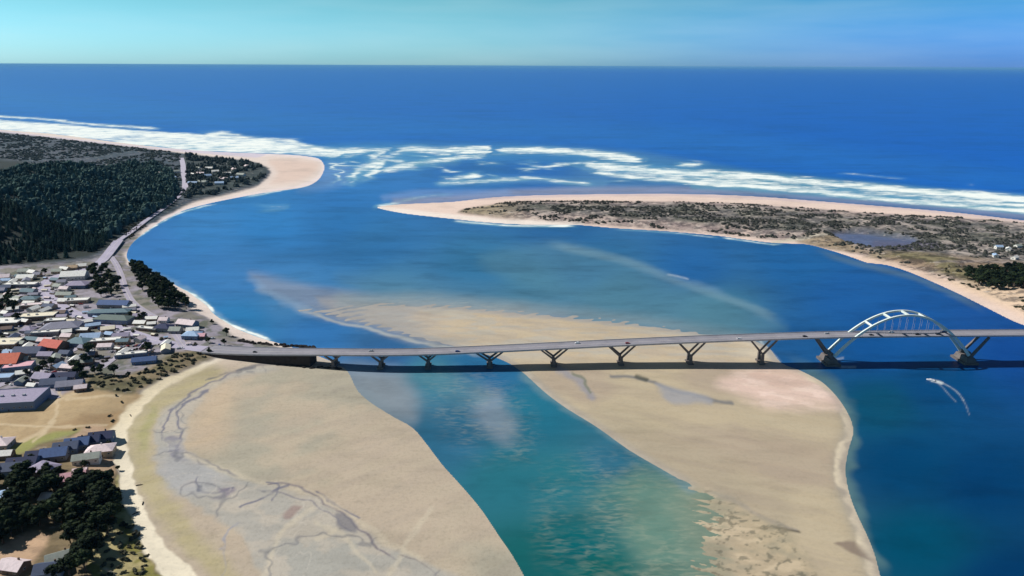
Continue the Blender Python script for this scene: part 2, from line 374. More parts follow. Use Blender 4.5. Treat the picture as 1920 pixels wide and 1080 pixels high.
mixin(C, 0.75 * pl(px, py, [(740,378),(850,372),(960,362),(1100,358),(1300,357),(1450,362),(1600,374),(1750,385),(1920,404),(2400,458)], 7, 0.9), (150, 152, 175))
mixin(C, 0.7 * pl(px, py, [(1300,350),(1450,358),(1600,368),(1750,379),(1920,396)], 5, 0.9), (95, 150, 175))
mixin(C, 0.55 * pl(px, py, [(720,372),(780,362),(850,362),(950,360)], 6, 0.9), (120, 150, 200))
px, py = S(X + (fbm(X / 90, Y / 70, 4, 101) - .5) * 70 * smooth(900, 2200, Y), Y + (fbm(X / 70, Y / 110, 4, 103) - .5) * (10 + 60 * smooth(900, 3000, Y)))
# foam: surf lines, eddies, wakes
foam = np.zeros(len(X))
def fo(w): np.maximum(foam, w, out=foam)
brk = np.clip(.55 + 1.0 * fbm(X / 95, Y / 260, 4, 111), 0, 1.25)
def fl(pts, w, a=1.0): fo(a * brk * np.sqrt(plt_(px, py, pts, w * 1.15, 0.95, 22) * pl(px, py, pts, w * 1.15, .95)))
s_ = (py < 470) & (px > -950)
fpx, fpy = px, py
fl([(-900,146),(-400,184),(0,218),(80,223),(150,231),(240,238),(300,241)], 2.0, .8)
fo(1.0 * pg(px, py, [(-900,150),(-400,190),(0,224),(100,231),(200,240),(300,247),(420,254),(500,263),(590,276),(640,284),(620,296),(560,291),(500,288),(400,284),(300,277),(200,265),(100,252),(0,244),(-400,205),(-900,176)], 3.0) * np.clip(.55 + 1.0 * fbm(X / 110, Y / 120, 4, 113), 0, 1.2))
fl([(380,252),(430,252),(470,262),(540,266),(600,280),(640,285)], 4.5, .95)
fl([(520,264),(566,265)], 3.5, 1); fl([(600,287),(660,283),(720,284),(715,292),(690,296)], 5, .85)
fl([(655,340),(668,322),(690,312),(712,306),(706,320),(680,330)], 7, 1); fl([(625,346),(634,332),(632,315),(650,300)], 3, .8)
fl([(735,285),(770,279),(820,282),(905,280)], 5.5, .8); fl([(850,277),(915,278),(912,285),(860,284)], 3.5, 1)
fl([(712,322),(760,312),(810,302),(860,296),(920,292)], 3.6, .85)
fl([(928,284),(1000,281),(1080,285),(1140,290),(1200,300)], 5.0, 1.05); fl([(1130,296),(1165,300),(1202,300)], 3.5, 1)
fl([(980,322),(1010,314),(1060,308),(1110,306)], 2.6, .7); fl([(835,340),(870,332),(908,324)], 3.4, .85); fl([(815,346),(900,339),(990,334),(1050,340),(1110,346)], 3.0, .7)
fl([(1090,310),(1170,316),(1250,323),(1330,326),(1400,330),(1470,336),(1560,346),(1650,353),(1750,362),(1850,368),(1960,379),(2400,430),(2900,500)], 6.2, 1.05)
fl([(1110,322),(1180,330),(1250,338),(1350,345),(1450,352),(1550,361),(1700,378),(1850,389),(1960,399),(2400,450),(2900,520)], 4.0, .95)
fl([(1110,312),(1200,322),(1300,335),(1450,344),(1600,357),(1750,372),(1850,380),(1960,392)], 6.5, .72)
fl([(1266,309),(1322,310)], 3.2, 1); fl([(1570,325),(1640,330),(1700,336)], 1.4, .45); fl([(1810,346),(1826,347)], 2, .5); fl([(1290,300),(1330,304)], 1.2, .4)
fl([(705,391),(712,386),(760,381)], 2.5, .8); fl([(745,378),(800,367),(850,364)], 2.5, .35)
fl([(850,414),(920,420),(1000,424),(1085,424)], 1.8, .9)
fl([(1350,445),(1400,451),(1450,458),(1470,456)], 1.4, .7); fl([(1150,430),(1250,436),(1350,446)], 1.1, .5)
fl([(400,383),(350,396),(320,409),(290,424),(262,443),(246,458)], 1.6, .8); fl([(455,371),(500,363),(585,349)], 1.6, .8)
fl([(236,480),(245,494),(264,503),(292,517),(330,539),(362,553),(390,573),(404,591)], 2.6, .95); fl([(404,591),(420,603),(445,616),(475,628),(512,641)], 2.4, .9)
fl([(470,385),(500,388),(540,386),(520,393),(480,396)], 3, .28)
for q0, q1, n_, yj in ((560, 1250, 26, 9), (1100, 1960, 34, 9), (600, 900, 16, 14)):
    for _ in range(n_):
        a_ = RNG.uniform(q0, q1); base_ = np.interp(a_, [560, 700, 900, 1100, 1200, 1330, 1500, 1700, 1960], [292, 300, 308, 318, 322, 334, 348, 366, 388]); b_ = base_ + RNG.normal() * yj; L_ = RNG.uniform(8, 34); sl = RNG.uniform(-.05, .14)
        fl([(a_ - L_, b_ - sl * L_), (a_, b_), (a_ + L_, b_ + sl * L_)], RNG.uniform(1.0, 2.2), RNG.uniform(.45, .9))
# milky water behind the breakers
px, py = warp(X, Y, 14, 90, 5, 20); sel_ = (py < 400) & (py > 240)
mixin(C, .45 * pl(px, py, [(620,292),(760,288),(900,288),(1050,292),(1200,312),(1350,334),(1500,350),(1700,368),(1960,388)], 14, .95), (70, 140, 185)); mixin(C, .4 * pl(px, py, [(660,335),(720,310),(850,300)], 10, .9), (110, 165, 190)); mixin(C, .35 * pl(px, py, [(830,342),(1000,337),(1130,344)], 7, .9), (110, 160, 190))
wake = np.zeros(len(X)); px, py = warp(X, Y, 1.5, 24, .35, 5)
def wk(pts, w, a): np.maximum(wake, a * pl(px, py, pts, w, 0.8), out=wake)
wk([(1749,714),(1757,716),(1766,719)], 2.2, .95); wk([(1762,717),(1778,724),(1794,735),(1808,751)], .95, .42); wk([(1758,718),(1770,729),(1782,741),(1794,755)], .9, .25); wk([(1805,748),(1813,762),(1818,778)], 1.2, .2)
wk([(1566,685),(1580,688),(1604,688)], 2.0, .55); wk([(1540,672),(1556,676),(1580,671)], 2.0, .3)
wk([(1253,515),(1270,518),(1290,523)], 1.6, .35); wk([(1425,640),(1440,655),(1462,678)], 2.2, .4)
px, py = px0, py0; rip = pg(px, py, [(1150,850),(1230,880),(1318,930),(1322,1150),(1100,1150),(1010,1000),(1040,880)], 40) + 0.8 * pg(px, py, [(800,700),(920,700),(1000,780),(1000,860),(900,860),(820,800)], 25) \
    + 0.9 * pg(px, py, [(560,575),(760,558),(960,575),(900,660),(760,640)], 12)
m, nt, b = mat('sea_water', 0.30, 0.06)
col = attr(nt, 'tint')
big = mrange(nt, noise(nt, 0.004, 7, (.6, 1.0, 1), .62), 0.33, 0.67, 0.82, 1.14)
fine = mrange(nt, noise(nt, 0.03, 7, (0.5, 1.0, 1), 0.65), 0.35, 0.65, 0.84, 1.14)
col = mixc(nt, 1.0, col, mixc(nt, 1, mixc(nt, big, (0, 0, 0), (1, 1, 1)), mixc(nt, fine, (0, 0, 0), (1, 1, 1)), 'MULTIPLY'), 'MULTIPLY')
tc = node(nt, 'ShaderNodeTexCoord'); mp = node(nt, 'ShaderNodeMapping'); mp.inputs['Rotation'].default_value = (0, 0, R(-24)); mp.inputs['Scale'].default_value = (.48, 1.35, 1); nt.links.new(tc.outputs['Object'], mp.inputs[0])
wv = node(nt, 'ShaderNodeTexNoise'); wv.inputs['Scale'].default_value = 0.22; wv.inputs['Detail'].default_value = 5; wv.inputs['Distortion'].default_value = .5; nt.links.new(mp.outputs[0], wv.inputs['Vector'])
sw = mrange(nt, noise(nt, 0.016, 6, (.13, 1, 1), .65), .36, .64, .86, 1.13); col = mixc(nt, 1.0, col, mixc(nt, sw, (0, 0, 0), (1, 1, 1)), 'MULTIPLY')
rm = math_(nt, 'MULTIPLY', attr(nt, 'ripple', 'Fac'), math_(nt, 'MULTIPLY', mrange(nt, wv.outputs['Fac'], 0.42, 0.68, 0.0, 0.22), mrange(nt, noise(nt, 0.035, 5), .35, .65, .1, 1.1)))
col = mixc(nt, rm, col, tuple(lin((205, 196, 168))))
fn = noise(nt, 0.030, 8, (0.42, 0.9, 1), 0.72)
fz = math_(nt, 'ADD', attr(nt, 'foam', 'Fac'), mrange(nt, fn, 0.28, 0.72, -1.0, 0.5))
fm = math_(nt, 'MULTIPLY', mrange(nt, fz, 0.05, 1.05, 0, 1, 'SMOOTHSTEP'), mrange(nt, attr(nt, 'foam', 'Fac'), 0.03, 0.3, 0, 1))
wn2 = noise(nt, 0.22, 5); wm = math_(nt, 'MULTIPLY', attr(nt, 'wake', 'Fac'), mrange(nt, wn2, 0.3, 0.7, 0.35, 1.0))
fm = math_(nt, 'MAXIMUM', fm, wm)
col = mixc(nt, math_(nt, 'MULTIPLY', attr(nt, 'foam', 'Fac'), 0.5), col, tuple(lin((150, 205, 205))))
col = mixc(nt, fm, col, (0.88, 0.92, 0.86))
nt.links.new(col, b.inputs['Base Color'])
nt.links.new(mrange(nt, fm, 0, 1, 0.30, 0.9), b.inputs['Roughness'])
bump(nt, b, noise(nt, 0.12, 6, (0.7, 1, 1), 0.6), 0.5, 0.55)
water = put_np('water', np.stack([X, Y, np.zeros_like(X)], 1), F, m, True, {'tint': C, 'foam': foam, 'wake': wake, 'ripple': rip})
water['kind'] = 'structure'
bed = put('seabed', [(-3e4, -900, -14), (3e4, -900, -14), (3e4, 3e4, -14), (-3e4, 3e4, -14)], [(0, 1, 2, 3)], simple('seabed_sand', (120, 110, 90))); bed['kind'] = 'structure'

# ---- LAND SHEETS
def sand_mat(name, amp=0.12, bumpd=0.25, spec=0.2, rough=0.85, aniso=(1, 1, 1)):
    m, nt, b = mat(name, rough, spec)
    col = attr(nt, 'tint')
    a = mrange(nt, noise(nt, 0.012, 6, aniso), 0.3, 0.7, 1 - amp, 1 + amp)
    c = mrange(nt, noise(nt, 0.33, 8, (1, 1, 1), 0.75), 0.3, 0.7, 1 - amp * 1.5, 1 + amp * 1.4)
    g = mixc(nt, 1, mixc(nt, a, (0, 0, 0), (1, 1, 1)), mixc(nt, c, (0, 0, 0), (1, 1, 1)), 'MULTIPLY')
    col = mixc(nt, 1, col, g, 'MULTIPLY')
    st = mrange(nt, noise(nt, 0.05, 8, (.35, 1.3, 1), .7), .38, .62, .92, 1.07); col = mixc(nt, 1, col, mixc(nt, st, (0, 0, 0), (1, 1, 1)), 'MULTIPLY')
    dk = mrange(nt, noise(nt, 0.022, 9, (1, 1, 1), .72), .60, .68, 0, .28, 'SMOOTHSTEP'); col = mixc(nt, dk, col, mixc(nt, 1, col, (.62, .64, .68), 'MULTIPLY'))
    # patchy growth and litter where the 'rough' attribute says so
    s = mrange(nt, noise(nt, 0.085, 8, (0.7, 1, 1), 0.7), 0.44, 0.58, 0, 1, 'SMOOTHSTEP')
    col = mixc(nt, math_(nt, 'MULTIPLY', s, attr(nt, 'rough', 'Fac')), col, mixc(nt, 1, col, (0.32, 0.33, 0.36), 'MULTIPLY'))
    s2 = mrange(nt, noise(nt, 0.11, 6, (0.6, 1, 1.3), 0.6), 0.60, 0.68, 0, .8, 'SMOOTHSTEP')
    col = mixc(nt, math_(nt, 'MULTIPLY', s2, attr(nt, 'rough', 'Fac')), col, (0.52, 0.46, 0.40))
    nt.links.new(col, b.inputs['Base Color'])
    bump(nt, b, noise(nt, 0.5, 5), bumpd, 0.5)
    return m
X, Y, F = sheet_grid(-1500, 1500, 2.4, rows[10:])
spx, spy = S(X, Y)
def land(name, ow, hf, paint, m, margin):
    x0, x1 = min(p[0] for p in ow) - 200, max(p[0] for p in ow) + 200; y0, y1 = min(p[1] for p in ow) - 200, max(p[1] for p in ow) + 200
    k = (X > x0) & (X < x1) & (Y > y0) & (Y < y1)
    k2 = np.zeros(len(X), bool); k2[k] = sdist(X[k], Y[k], ow) > -margin
    ids, f = subset(F, k2); x, y = X[ids], Y[ids]; z = hf(x, y); a, b_ = spx[ids], spy[ids]
    Cc, rg = paint(a, b_, x, y, z)
    o = put_np(name, np.stack([x, y, z], 1), f, m, True, {'tint': Cc, 'rough': rg}); o['kind'] = 'structure'; return o

def paint_main(px, py, x, y, z):
    px0, py0 = px, py; px, py = warp(x, y, 5, 42, 2.5, 10)
    C = np.tile(lin((184, 170, 148)), (len(px), 1)); rg = np.zeros(len(px)); n = fbm(x / 60, y / 60, 4, 1); n2 = fbm(x / 18, y / 14, 4, 3)
    # flats
    mixin(C, .45 * smooth(.45, .7, n), (190, 172, 152)); mixin(C, .6 * smooth(.52, .36, n), (160, 158, 142))
    mixin(C, .9 * pl(px, py, [(395,702),(330,740),(285,765),(262,800),(258,850),(278,905),(315,962),(375,1025),(425,1085),(480,1160)], 20, .8), (180, 168, 128))
    mixin(C, .6 * pl(px, py, [(290,770),(268,810),(262,840)], 8, .8), (160, 158, 104))
    wet = pg(px, py, [(470,688),(430,704),(375,732),(318,765),(292,790),(284,830),(292,880),(330,925),(385,965),(450,1010),(480,1060),(560,1140),(950,1140),(880,1085),(780,1050),(700,1010),(640,958),(580,930),(480,908),(420,885),(372,862),(345,845),(345,812),(368,765),(402,728),(440,710),(530,692)], 7)
    mixin(C, .8 * wet, (170, 168, 160)); mixin(C, .55 * wet * smooth(.45, .65, n2), (196, 184, 166))
    mixin(C, .5 * wet * smooth(1010, 960, py) * smooth(500, 380, px) * smooth(.6, .4, n), (172, 172, 176))
    mixin(C, .7 * pg(px, py, [(350,845),(355,815),(380,770),(420,725),(440,760),(430,820),(400,850)], 30), (202, 178, 148))
    for pts, w in (([(700,1150),(735,1060),(770,1000),(800,960)], 5), ([(480,1120),(505,1050),(540,990),(590,955)], 5), ([(600,1010),(625,1000),(640,985)], 4), ([(345,855),(420,880),(480,902),(580,925),(650,958),(720,1015),(790,1050)], 5), ([(700,1078),(640,1000),(600,975)], 4)):
        mixin(C, .5 * pl(px, py, pts, w, .8), (208, 196, 172))
    wob = (n2 - .5) * 10
    wob = wob + (fbm(x / 40, y / 40, 3, 127) - .5) * 14
    def ch(pts, w, c=(122, 122, 138), a=.85): mixin(C, a * (.45 + .55 * smooth(.38, .55, n2)) * pl(px + wob, py + wob * .5, pts, w * .72, .8), tuple(v - 12 for v in c))
    ch([(660,684),(560,682),(480,688),(440,697)], 3.2, (88, 92, 100)); ch([(440,697),(400,716),(350,752),(322,775),(306,805),(303,828)], 2.6); ch([(398,735),(345,763),(333,790),(340,815),(325,845)], 3.4)
    ch([(380,715),(420,700),(480,690)], 2.4, (110,112,118)); ch([(345,850),(400,870),(440,890),(450,893)], 2.6, (140, 138, 142)); ch([(375,895),(376,925)], 3); ch([(372,922),(400,928),(440,918)], 3)
    ch([(500,912),(560,914),(600,935),(640,958),(668,985),(700,1018),(725,1045)], 3.0, (135,128,134)); ch([(455,957),(490,937),(512,925),(540,915)], 3.2); ch([(500,905),(520,918),(505,945)], 3)
    ch([(740,1040),(790,1058),(830,1082)], 2.2, (140, 130, 128)); ch([(415,1080),(420,1010),(440,985)], 2, (165,165,175)); ch([(600,925),(640,950),(680,975)], 2.4); ch([(480,925),(560,935),(620,960),(660,1000)], 1.8, (150, 146, 150))
    for p, c in (([(306,828),(330,826),(352,862),(318,860)], (126, 124, 138)), ([(392,925),(412,916),(445,922),(420,938),(392,942)], (130, 122, 134)), ([(535,975),(548,955),(568,955),(548,975)], (150, 128, 122)), ([(630,965),(650,962),(675,990),(668,1003),(645,995)], (118, 116, 122)), ([(370,918),(382,912),(385,926),(372,930)], (120,122,128))):
        mixin(C, .75 * smooth(.30, .5, n2) * pg(px + wob, py + wob * .7, p, 4), c)
    rid = 1 - smooth(.0, .022, np.abs(fbm(x / 46 + .3 * y / 46, y / 46, 4, 121) - .5)); flat_ = smooth(600, 800, px + .4 * (py - 700)) * 0 + wet
    mixin(C, .6 * rid * flat_, (120, 120, 124)); rid2 = 1 - smooth(.0, .012, np.abs(fbm(x / 26, y / 40, 4, 123) - .52)); mixin(C, .32 * rid2 * flat_, (206, 198, 184))
    st_ = fbm((x * .8 + y * .6) / 60, (y * .8 - x * .6) / 9, 4, 125); dry = (1 - wet) * smooth(640, 700, py); mixin(C, .20 * dry * smooth(.5, .66, st_), (166, 154, 140)); mixin(C, .14 * dry * smooth(.48, .36, st_), (196, 184, 160))
    # beaches
    bm_ = pg(px, py, BEACH, 4, 3)
    mixin(C, bm_ * (1 - smooth(0, 3, 0 * px)), (238, 226, 200))
    mixin(C, bm_ * smooth(860, 760, py) * smooth(680, 700, py) * .75, (222, 206, 172))
    mixin(C, smooth(700, 640, py), (228, 212, 200))
    mixin(C, .9 * pl(px, py, [(300,276),(400,284),(500,289),(560,292),(600,300),(607,315),(598,333),(560,352),(500,360),(400,380),(330,400),(280,425)], 4, .6), (235, 220, 215))
    tip = pg(px, py, [(505,300),(560,300),(595,306),(590,325),(560,340),(510,345),(520,325)], 8); mixin(C, .7 * tip, (220, 192, 174))
    mixin(C, .8 * pg(px, py, [(0,245),(300,278),(500,288),(480,296),(300,281),(0,249)], 2), (205, 196, 210))
    # uplands
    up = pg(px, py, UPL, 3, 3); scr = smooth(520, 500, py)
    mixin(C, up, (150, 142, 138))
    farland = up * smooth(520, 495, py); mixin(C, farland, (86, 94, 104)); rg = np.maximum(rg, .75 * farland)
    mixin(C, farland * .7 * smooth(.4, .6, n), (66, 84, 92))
    vill = pg(px, py, [(345,292),(420,300),(480,308),(503,320),(480,347),(420,362),(352,376),(345,340)], 4); mixin(C, vill * .75, (66, 76, 70))
    mixin(C, .8 * pl(px, py, [(140,319),(175,323),(240,321),(262,326),(320,325)], 2.2, .7), (180, 172, 186))
    fo_ = pg(px, py, [(-900,520),(-300,508),(0,506),(90,498),(168,488),(208,464),(240,436),(282,412),(324,392),(340,368),(324,335),(230,327),(100,314),(0,302),(-400,292),(-900,282)], 5); mixin(C, fo_ * .92, (36, 44, 36)); rg = rg * (1 - .9 * fo_)
    town = pg(px, py, [(-900,520),(0,506),(165,495),(225,466),(240,450),(262,440),(232,478),(240,500),(300,540),(352,582),(400,605),(450,640),(520,655),(400,668),(350,692),(250,722),(180,738),(90,760),(-900,780)], 6)
    mixin(C, town, (138, 132, 138)); mixin(C, town * .6 * smooth(.45, .6, n2), (134, 130, 110)); mixin(C, town * .5 * smooth(.5, .35, n2), (176, 168, 180)); mixin(C, town * .75 * smooth(.56, .68, fbm(x / 11, y / 11, 3, 22)), (92, 98, 82))
    rg = np.where(town > .5, .18, rg)
    fld = pg(px, py, [(-900,780),(0,770),(85,762),(150,735),(215,735),(262,745),(228,772),(208,808),(150,815),(80,838),(0,872),(-900,960)], 5)
    mixin(C, fld, (172, 148, 112)); mixin(C, fld * .6 * smooth(.4, .6, n2), (190, 166, 128)); mixin(C, fld * .5 * smooth(.5, .65, n), (150, 118, 82)); 
    mixin(C, .9 * pg(px, py, [(20,850),(60,832),(110,820),(150,815),(155,822),(110,838),(60,858),(10,880)], 5), (146, 148, 84))
    for pts, w in (([(60,840),(95,800),(110,765),(115,740)], 3), ([(130,757),(180,752),(225,748)], 2.6), ([(-60,790),(20,775),(90,765),(150,742)], 4), ([(30,842),(80,818),(100,800)], 3.5), ([(-20,800),(60,812),(140,810),(200,800)], 2.4)):
        mixin(C, .75 * pl(px, py, pts, w, .7), (204, 184, 150))
    scrub = pg(px, py, [(150,735),(165,712),(230,712),(300,690),(330,668),(398,668),(385,680),(340,700),(300,715),(262,738),(232,745)], 5)
    mixin(C, scrub, (150, 134, 104)); mixin(C, scrub * .7 * smooth(.42, .56, n2), (86, 88, 60)); rg = np.maximum(rg, .5 * scrub)
    low = pg(px, py, [(-900,930),(0,872),(80,842),(150,820),(205,812),(206,850),(212,890),(222,920),(232,960),(262,1010),(300,1090),(340,1320),(-900,1320)], 5)
    mixin(C, low, (128, 112, 84)); rg = np.maximum(rg, .4 * low)
    mixin(C, .8 * pg(px, py, [(150,815),(205,808),(208,880),(200,905),(150,900),(130,860)], 6), (196, 166, 138))
    strip = pg(px, py, [(215,900),(228,940),(258,1000),(295,1082),(340,1160),(190,1160),(185,1040),(215,990)], 6)
    mixin(C, strip, (140, 134, 72)); mixin(C, strip * smooth(.5, .62, n2), (186, 172, 122)); rg = np.maximum(rg, .45 * strip)
    mixin(C, .85 * pg(px, py, [(0,1035),(50,1012),(100,1010),(85,1050),(40,1090),(-80,1120),(-200,1080)], 8), (206, 172, 140))
    return C, rg
def paint_bar(px, py, x, y, z):
    px0, py0 = px, py; px, py = warp(x, y, 8, 42, 2.5, 10)
    C = np.tile(lin((184, 168, 142)), (len(px), 1)); n = fbm(x / 70, y / 70, 4, 11); n2 = fbm(x / 16, y / 10, 4, 13); rg = np.zeros(len(px))
    mixin(C, .6 * smooth(.45, .65, n), (174, 156, 136)); mixin(C, .5 * smooth(.5, .35, n), (196, 180, 148))
    up = smooth(690, 660, py); mixin(C, up * .9, (194, 178, 154)); mixin(C, up * smooth(.45, .6, n2) * .4, (206, 184, 146)); mixin(C, up * smooth(900, 660, px) * .8, (168, 162, 158))
    mixin(C, up * .5 * smooth(.5, .4, fbm(x / 30, y / 9, 3, 17)), (180, 178, 168))
    mixin(C, up * .8 * smooth(1350, 1440, px), (220, 204, 176))
    mixin(C, up * .8 * smooth(.45, .0, z), (146, 156, 162)); mixin(C, .45 * smooth(.5, .05, z) * (1 - up), (150, 150, 142))
    pink = pg(px, py, [(1345,716),(1400,696),(1480,692),(1540,714),(1580,755),(1590,770),(1530,768),(1450,766),(1400,748)], 17)
    mixin(C, pink * .85, (232, 202, 186)); mixin(C, pink * .6 * smooth(.5, .62, n2), (242, 216, 200))
    mixin(C, .5 * pg(px, py, [(1400,702),(1440,690),(1500,700),(1520,722),(1460,730)], 6), (208, 176, 158))
    mixin(C, .9 * pl(px, py, [(1500,693),(1542,714),(1568,738),(1588,766),(1598,795),(1598,815),(1588,842),(1582,880),(1588,920),(1600,960),(1620,1005),(1636,1040),(1648,1085),(1675,1180)], 6, .8), (236, 220, 188))
    mixin(C, .8 * pl(px, py, [(985,703),(1020,735),(1060,766),(1120,803),(1180,846),(1240,881),(1300,914)], 5, .8), (206, 198, 180))
    mixin(C, .45 * pl(px, py, [(1150,800),(1250,850),(1340,900),(1450,960)], 40, .9), (168, 156, 130))
    wob = (n2 - .5) * 9; st_ = fbm((x * .9 - y * .4) / 70, (y * .9 + x * .4) / 9, 4, 129); mixin(C, .22 * smooth(.5, .66, st_), (166, 152, 136)); mixin(C, .15 * smooth(.48, .36, st_), (198, 186, 160))
    def ch(pts, w, c, a=.85): mixin(C, a * pl(px + wob, py + wob * .4, pts, w, .8), c)
    ch([(1045,694),(1080,712),(1118,744)], 6, (148, 146, 152), .8); ch([(1072,700),(1095,715),(1112,735)], 2.5, (118, 122, 104))
    ch([(1140,703),(1190,711),(1230,720),(1265,735),(1330,752),(1370,757)], 3.0, (116, 116, 116)); ch([(1195,709),(1212,714)], 3.5, (70, 72, 60), .8)
    mixin(C, .8 * pg(px, py, [(1235,722),(1290,735),(1340,752),(1340,760),(1270,760),(1250,745)], 6), (158, 158, 162))
    ch([(1330,925),(1380,938),(1430,965),(1470,990),(1505,1000)], 4, (150, 142, 132), .75); ch([(1420,994),(1460,996),(1508,1002)], 2.6, (96, 88, 72))
    mixin(C, .85 * pg(px + wob, py, [(1578,1020),(1615,1018),(1640,1045),(1650,1058),(1620,1042)], 4), (134, 118, 104))
    rr = pg(px, py, [(1290,915),(1360,932),(1420,960),(1480,1000),(1520,1060),(1540,1140),(1200,1140),(1240,1000)], 14); mixin(C, .75 * smooth(.30, -.1, z) * smooth(890, 940, py) * smooth(1500, 1400, px), (128, 142, 124))
    mixin(C, rr * .5, (192, 174, 140)); mixin(C, rr * .5 * smooth(.5, .68, n2), (148, 142, 122)); mixin(C, rr * .5 * smooth(.45, .32, n2), (216, 196, 164))
    mixin(C, .6 * smooth(1.0, 0.0, z / 0.35) * (1 - rr), (172, 160, 146))
    mixin(C, rr * .6 * smooth(.60, .72, fbm(x / 3.6, y / 3.2, 3, 31)), (92, 92, 78))
    return C, rg
def paint_spit(px, py, x, y, z):
    px0, py0 = px, py; px, py = warp(x, y, 7, 42, 2.5, 10)
    C = np.tile(lin((232, 208, 192)), (len(px), 1)); n = fbm(x / 60, y / 50, 4, 41); n2 = fbm(x / 22, y / 26, 4, 43); rg = np.zeros(len(px))
    mixin(C, .7 * pl(px, py, [(706,391),(760,398),(850,408),(920,415),(1000,419),(1080,420),(1090,420)], 5, .6), (246, 236, 224))
    mixin(C, .6 * pl(px, py, [(900,372),(1100,366),(1300,366),(1500,376),(1700,391),(1920,414)], 3.5, .6), (205, 186, 188))
    up = pg(px, py, SPITUP, 4, 3); wob = smooth(.35, .55, n2)
    dun = up * smooth(4, 16, sdist(px, py, SPITUPs)); 
    mixin(C, up * .8 * (.35 + .65 * wob), (126, 112, 112)); mixin(C, dun * .85, (108, 108, 104)); mixin(C, up * .7 * smooth(.56, .66, fbm(x / 15, y / 22, 4, 47)), (196, 182, 170)); mixin(C, dun * .5 * smooth(.5, .65, n), (90, 96, 78)); mixin(C, up * smooth(1020, 900, px) * .7, (160, 146, 108))
    rg = np.maximum(rg, .95 * up)
    mixin(C, .8 * pg(px, py, [(1490,452),(1560,444),(1600,466),(1640,480),(1600,474),(1540,464)], 4), (158, 140, 112))
    gr = pg(px, py, [(1620,484),(1700,480),(1800,490),(1925,505),(1990,560),(1880,560),(1780,520),(1700,503)], 7); mixin(C, gr * .85, (150, 128, 104)); mixin(C, gr * .6 * smooth(.45, .6, n), (124, 122, 82))
    mixin(C, .9 * pl(px, py, [(1450,455),(1500,450),(1550,446)], 2.2, .6), (206, 196, 176))
    mixin(C, .9 * pl(px, py, [(1600,487),(1640,492),(1700,506),(1760,526),(1830,552),(1890,580),(1940,604),(2000,640)], 6, .7), (232, 204, 182))
    mixin(C, .85 * pg(px, py, [(1780,530),(1840,540),(1930,552),(2000,600),(1960,606),(1880,574)], 6), (230, 202, 172))
    mixin(C, .95 * pg(px, py, [(1565,441),(1600,437),(1650,442),(1700,449),(1715,456),(1690,465),(1640,468),(1600,461)], 5), (88, 104, 138)); 
    mixin(C, .6 * pg(px, py, [(1640,452),(1720,455),(1760,470),(1700,478),(1640,472)], 6), (98, 96, 118))
    rg *= 1 - .8 * pg(px, py, [(1565,441),(1600,437),(1650,442),(1720,452),(1690,468),(1600,461)], 5)
    for pts in ([(1700,425),(1780,438),(1880,446),(1960,455)], [(1750,500),(1850,498),(1930,508)], [(1500,405),(1600,415),(1700,425)]): mixin(C, .5 * pl(px, py, pts, 1.8, .7), (176, 164, 160))
    return C, rg
sandm = sand_mat('beach_sand'); 
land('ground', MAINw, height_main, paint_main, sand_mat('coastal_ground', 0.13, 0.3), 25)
land('sandbar', BARw, height_bar, paint_bar, sand_mat('wet_bar_sand', 0.08, 0.15, .35, .6, (1, 2.2, 1)), 12)
land('sand_spit', SPITw, height_spit, paint_spit, sand_mat('dune_ground', 0.14, 0.4), 30)
# ------------------------------------------------------------------ ROADS (ribbons laid on the terrain)
asph = simple('asphalt', (176, 170, 188), .9, .2, .15, .05); asph2 = simple('worn_street', (168, 162, 176), .9, .2, .15, .05)
paintw = simple('road_paint', (225, 220, 205), .7); kerbm = simple('kerb_concrete', (176, 170, 162), .9)
RW = []
def road(name, pts, w, m, z0=0.25, line=True, which='main'):
    RW.append((toworld(spl(pts, 3)), w))
    P = [at(a, b) for a, b in spl(pts, 3)]
    Q = []
    for a, b in zip(P[:-1], P[1:]):
        n = max(1, int((b - a).length / 9))
        for i in range(n): Q.append(a.lerp(b, i / n))
    Q.append(P[-1]); xs = np.array([q.x for q in Q]); ys = np.array([q.y for q in Q])
    tx = np.gradient(xs); ty = np.gradient(ys); L = np.hypot(tx, ty) + 1e-9; nx, ny = -ty / L, tx / L
    hm = HF[which](xs, ys)
    offs = np.array([-.5, -.25, 0, .25, .5]) * w
    hs = [HF[which](xs + nx * o, ys + ny * o) for o in offs]; top = np.maximum.reduce(hs) + z0
    k = np.ones(5) / 5; top = np.convolve(np.pad(top, 2, 'edge'), k, 'valid')
    top = np.maximum(top, hm + .12)
    def ribbon(a, b, dz, nm, mm, skirt=None):
        V = []; Fc = []
        for i in range(len(xs)):
            V += [(xs[i] + nx[i] * a, ys[i] + ny[i] * a, top[i] + dz), (xs[i] + nx[i] * b, ys[i] + ny[i] * b, top[i] + dz)]
        for i in range(len(xs) - 1): Fc.append((2*i, 2*i+2, 2*i+3, 2*i+1)[::-1])
        if skirt:
            n0 = len(V)
            for i in range(len(xs)):
                V += [(xs[i] + nx[i] * a, ys[i] + ny[i] * a, top[i] + dz - skirt), (xs[i] + nx[i] * b, ys[i] + ny[i] * b, top[i] + dz - skirt)]
            for i in range(len(xs) - 1): Fc += [(2*i, n0+2*i, n0+2*i+2, 2*i+2), (2*i+1, 2*i+3, n0+2*i+3, n0+2*i+1)]
        o = put(nm, V, Fc, mm); o['kind'] = 'structure'; return o
    ribbon(-w / 2, w / 2, 0, name, m, 1.5)
    if line:
        ribbon(-.12, .12, .02, 'road_marking', paintw)
        ribbon(w / 2, w / 2 + .35, .12, 'kerb', kerbm, 1.5); ribbon(-w / 2 - .35, -w / 2, .12, 'kerb', kerbm, 1.5)
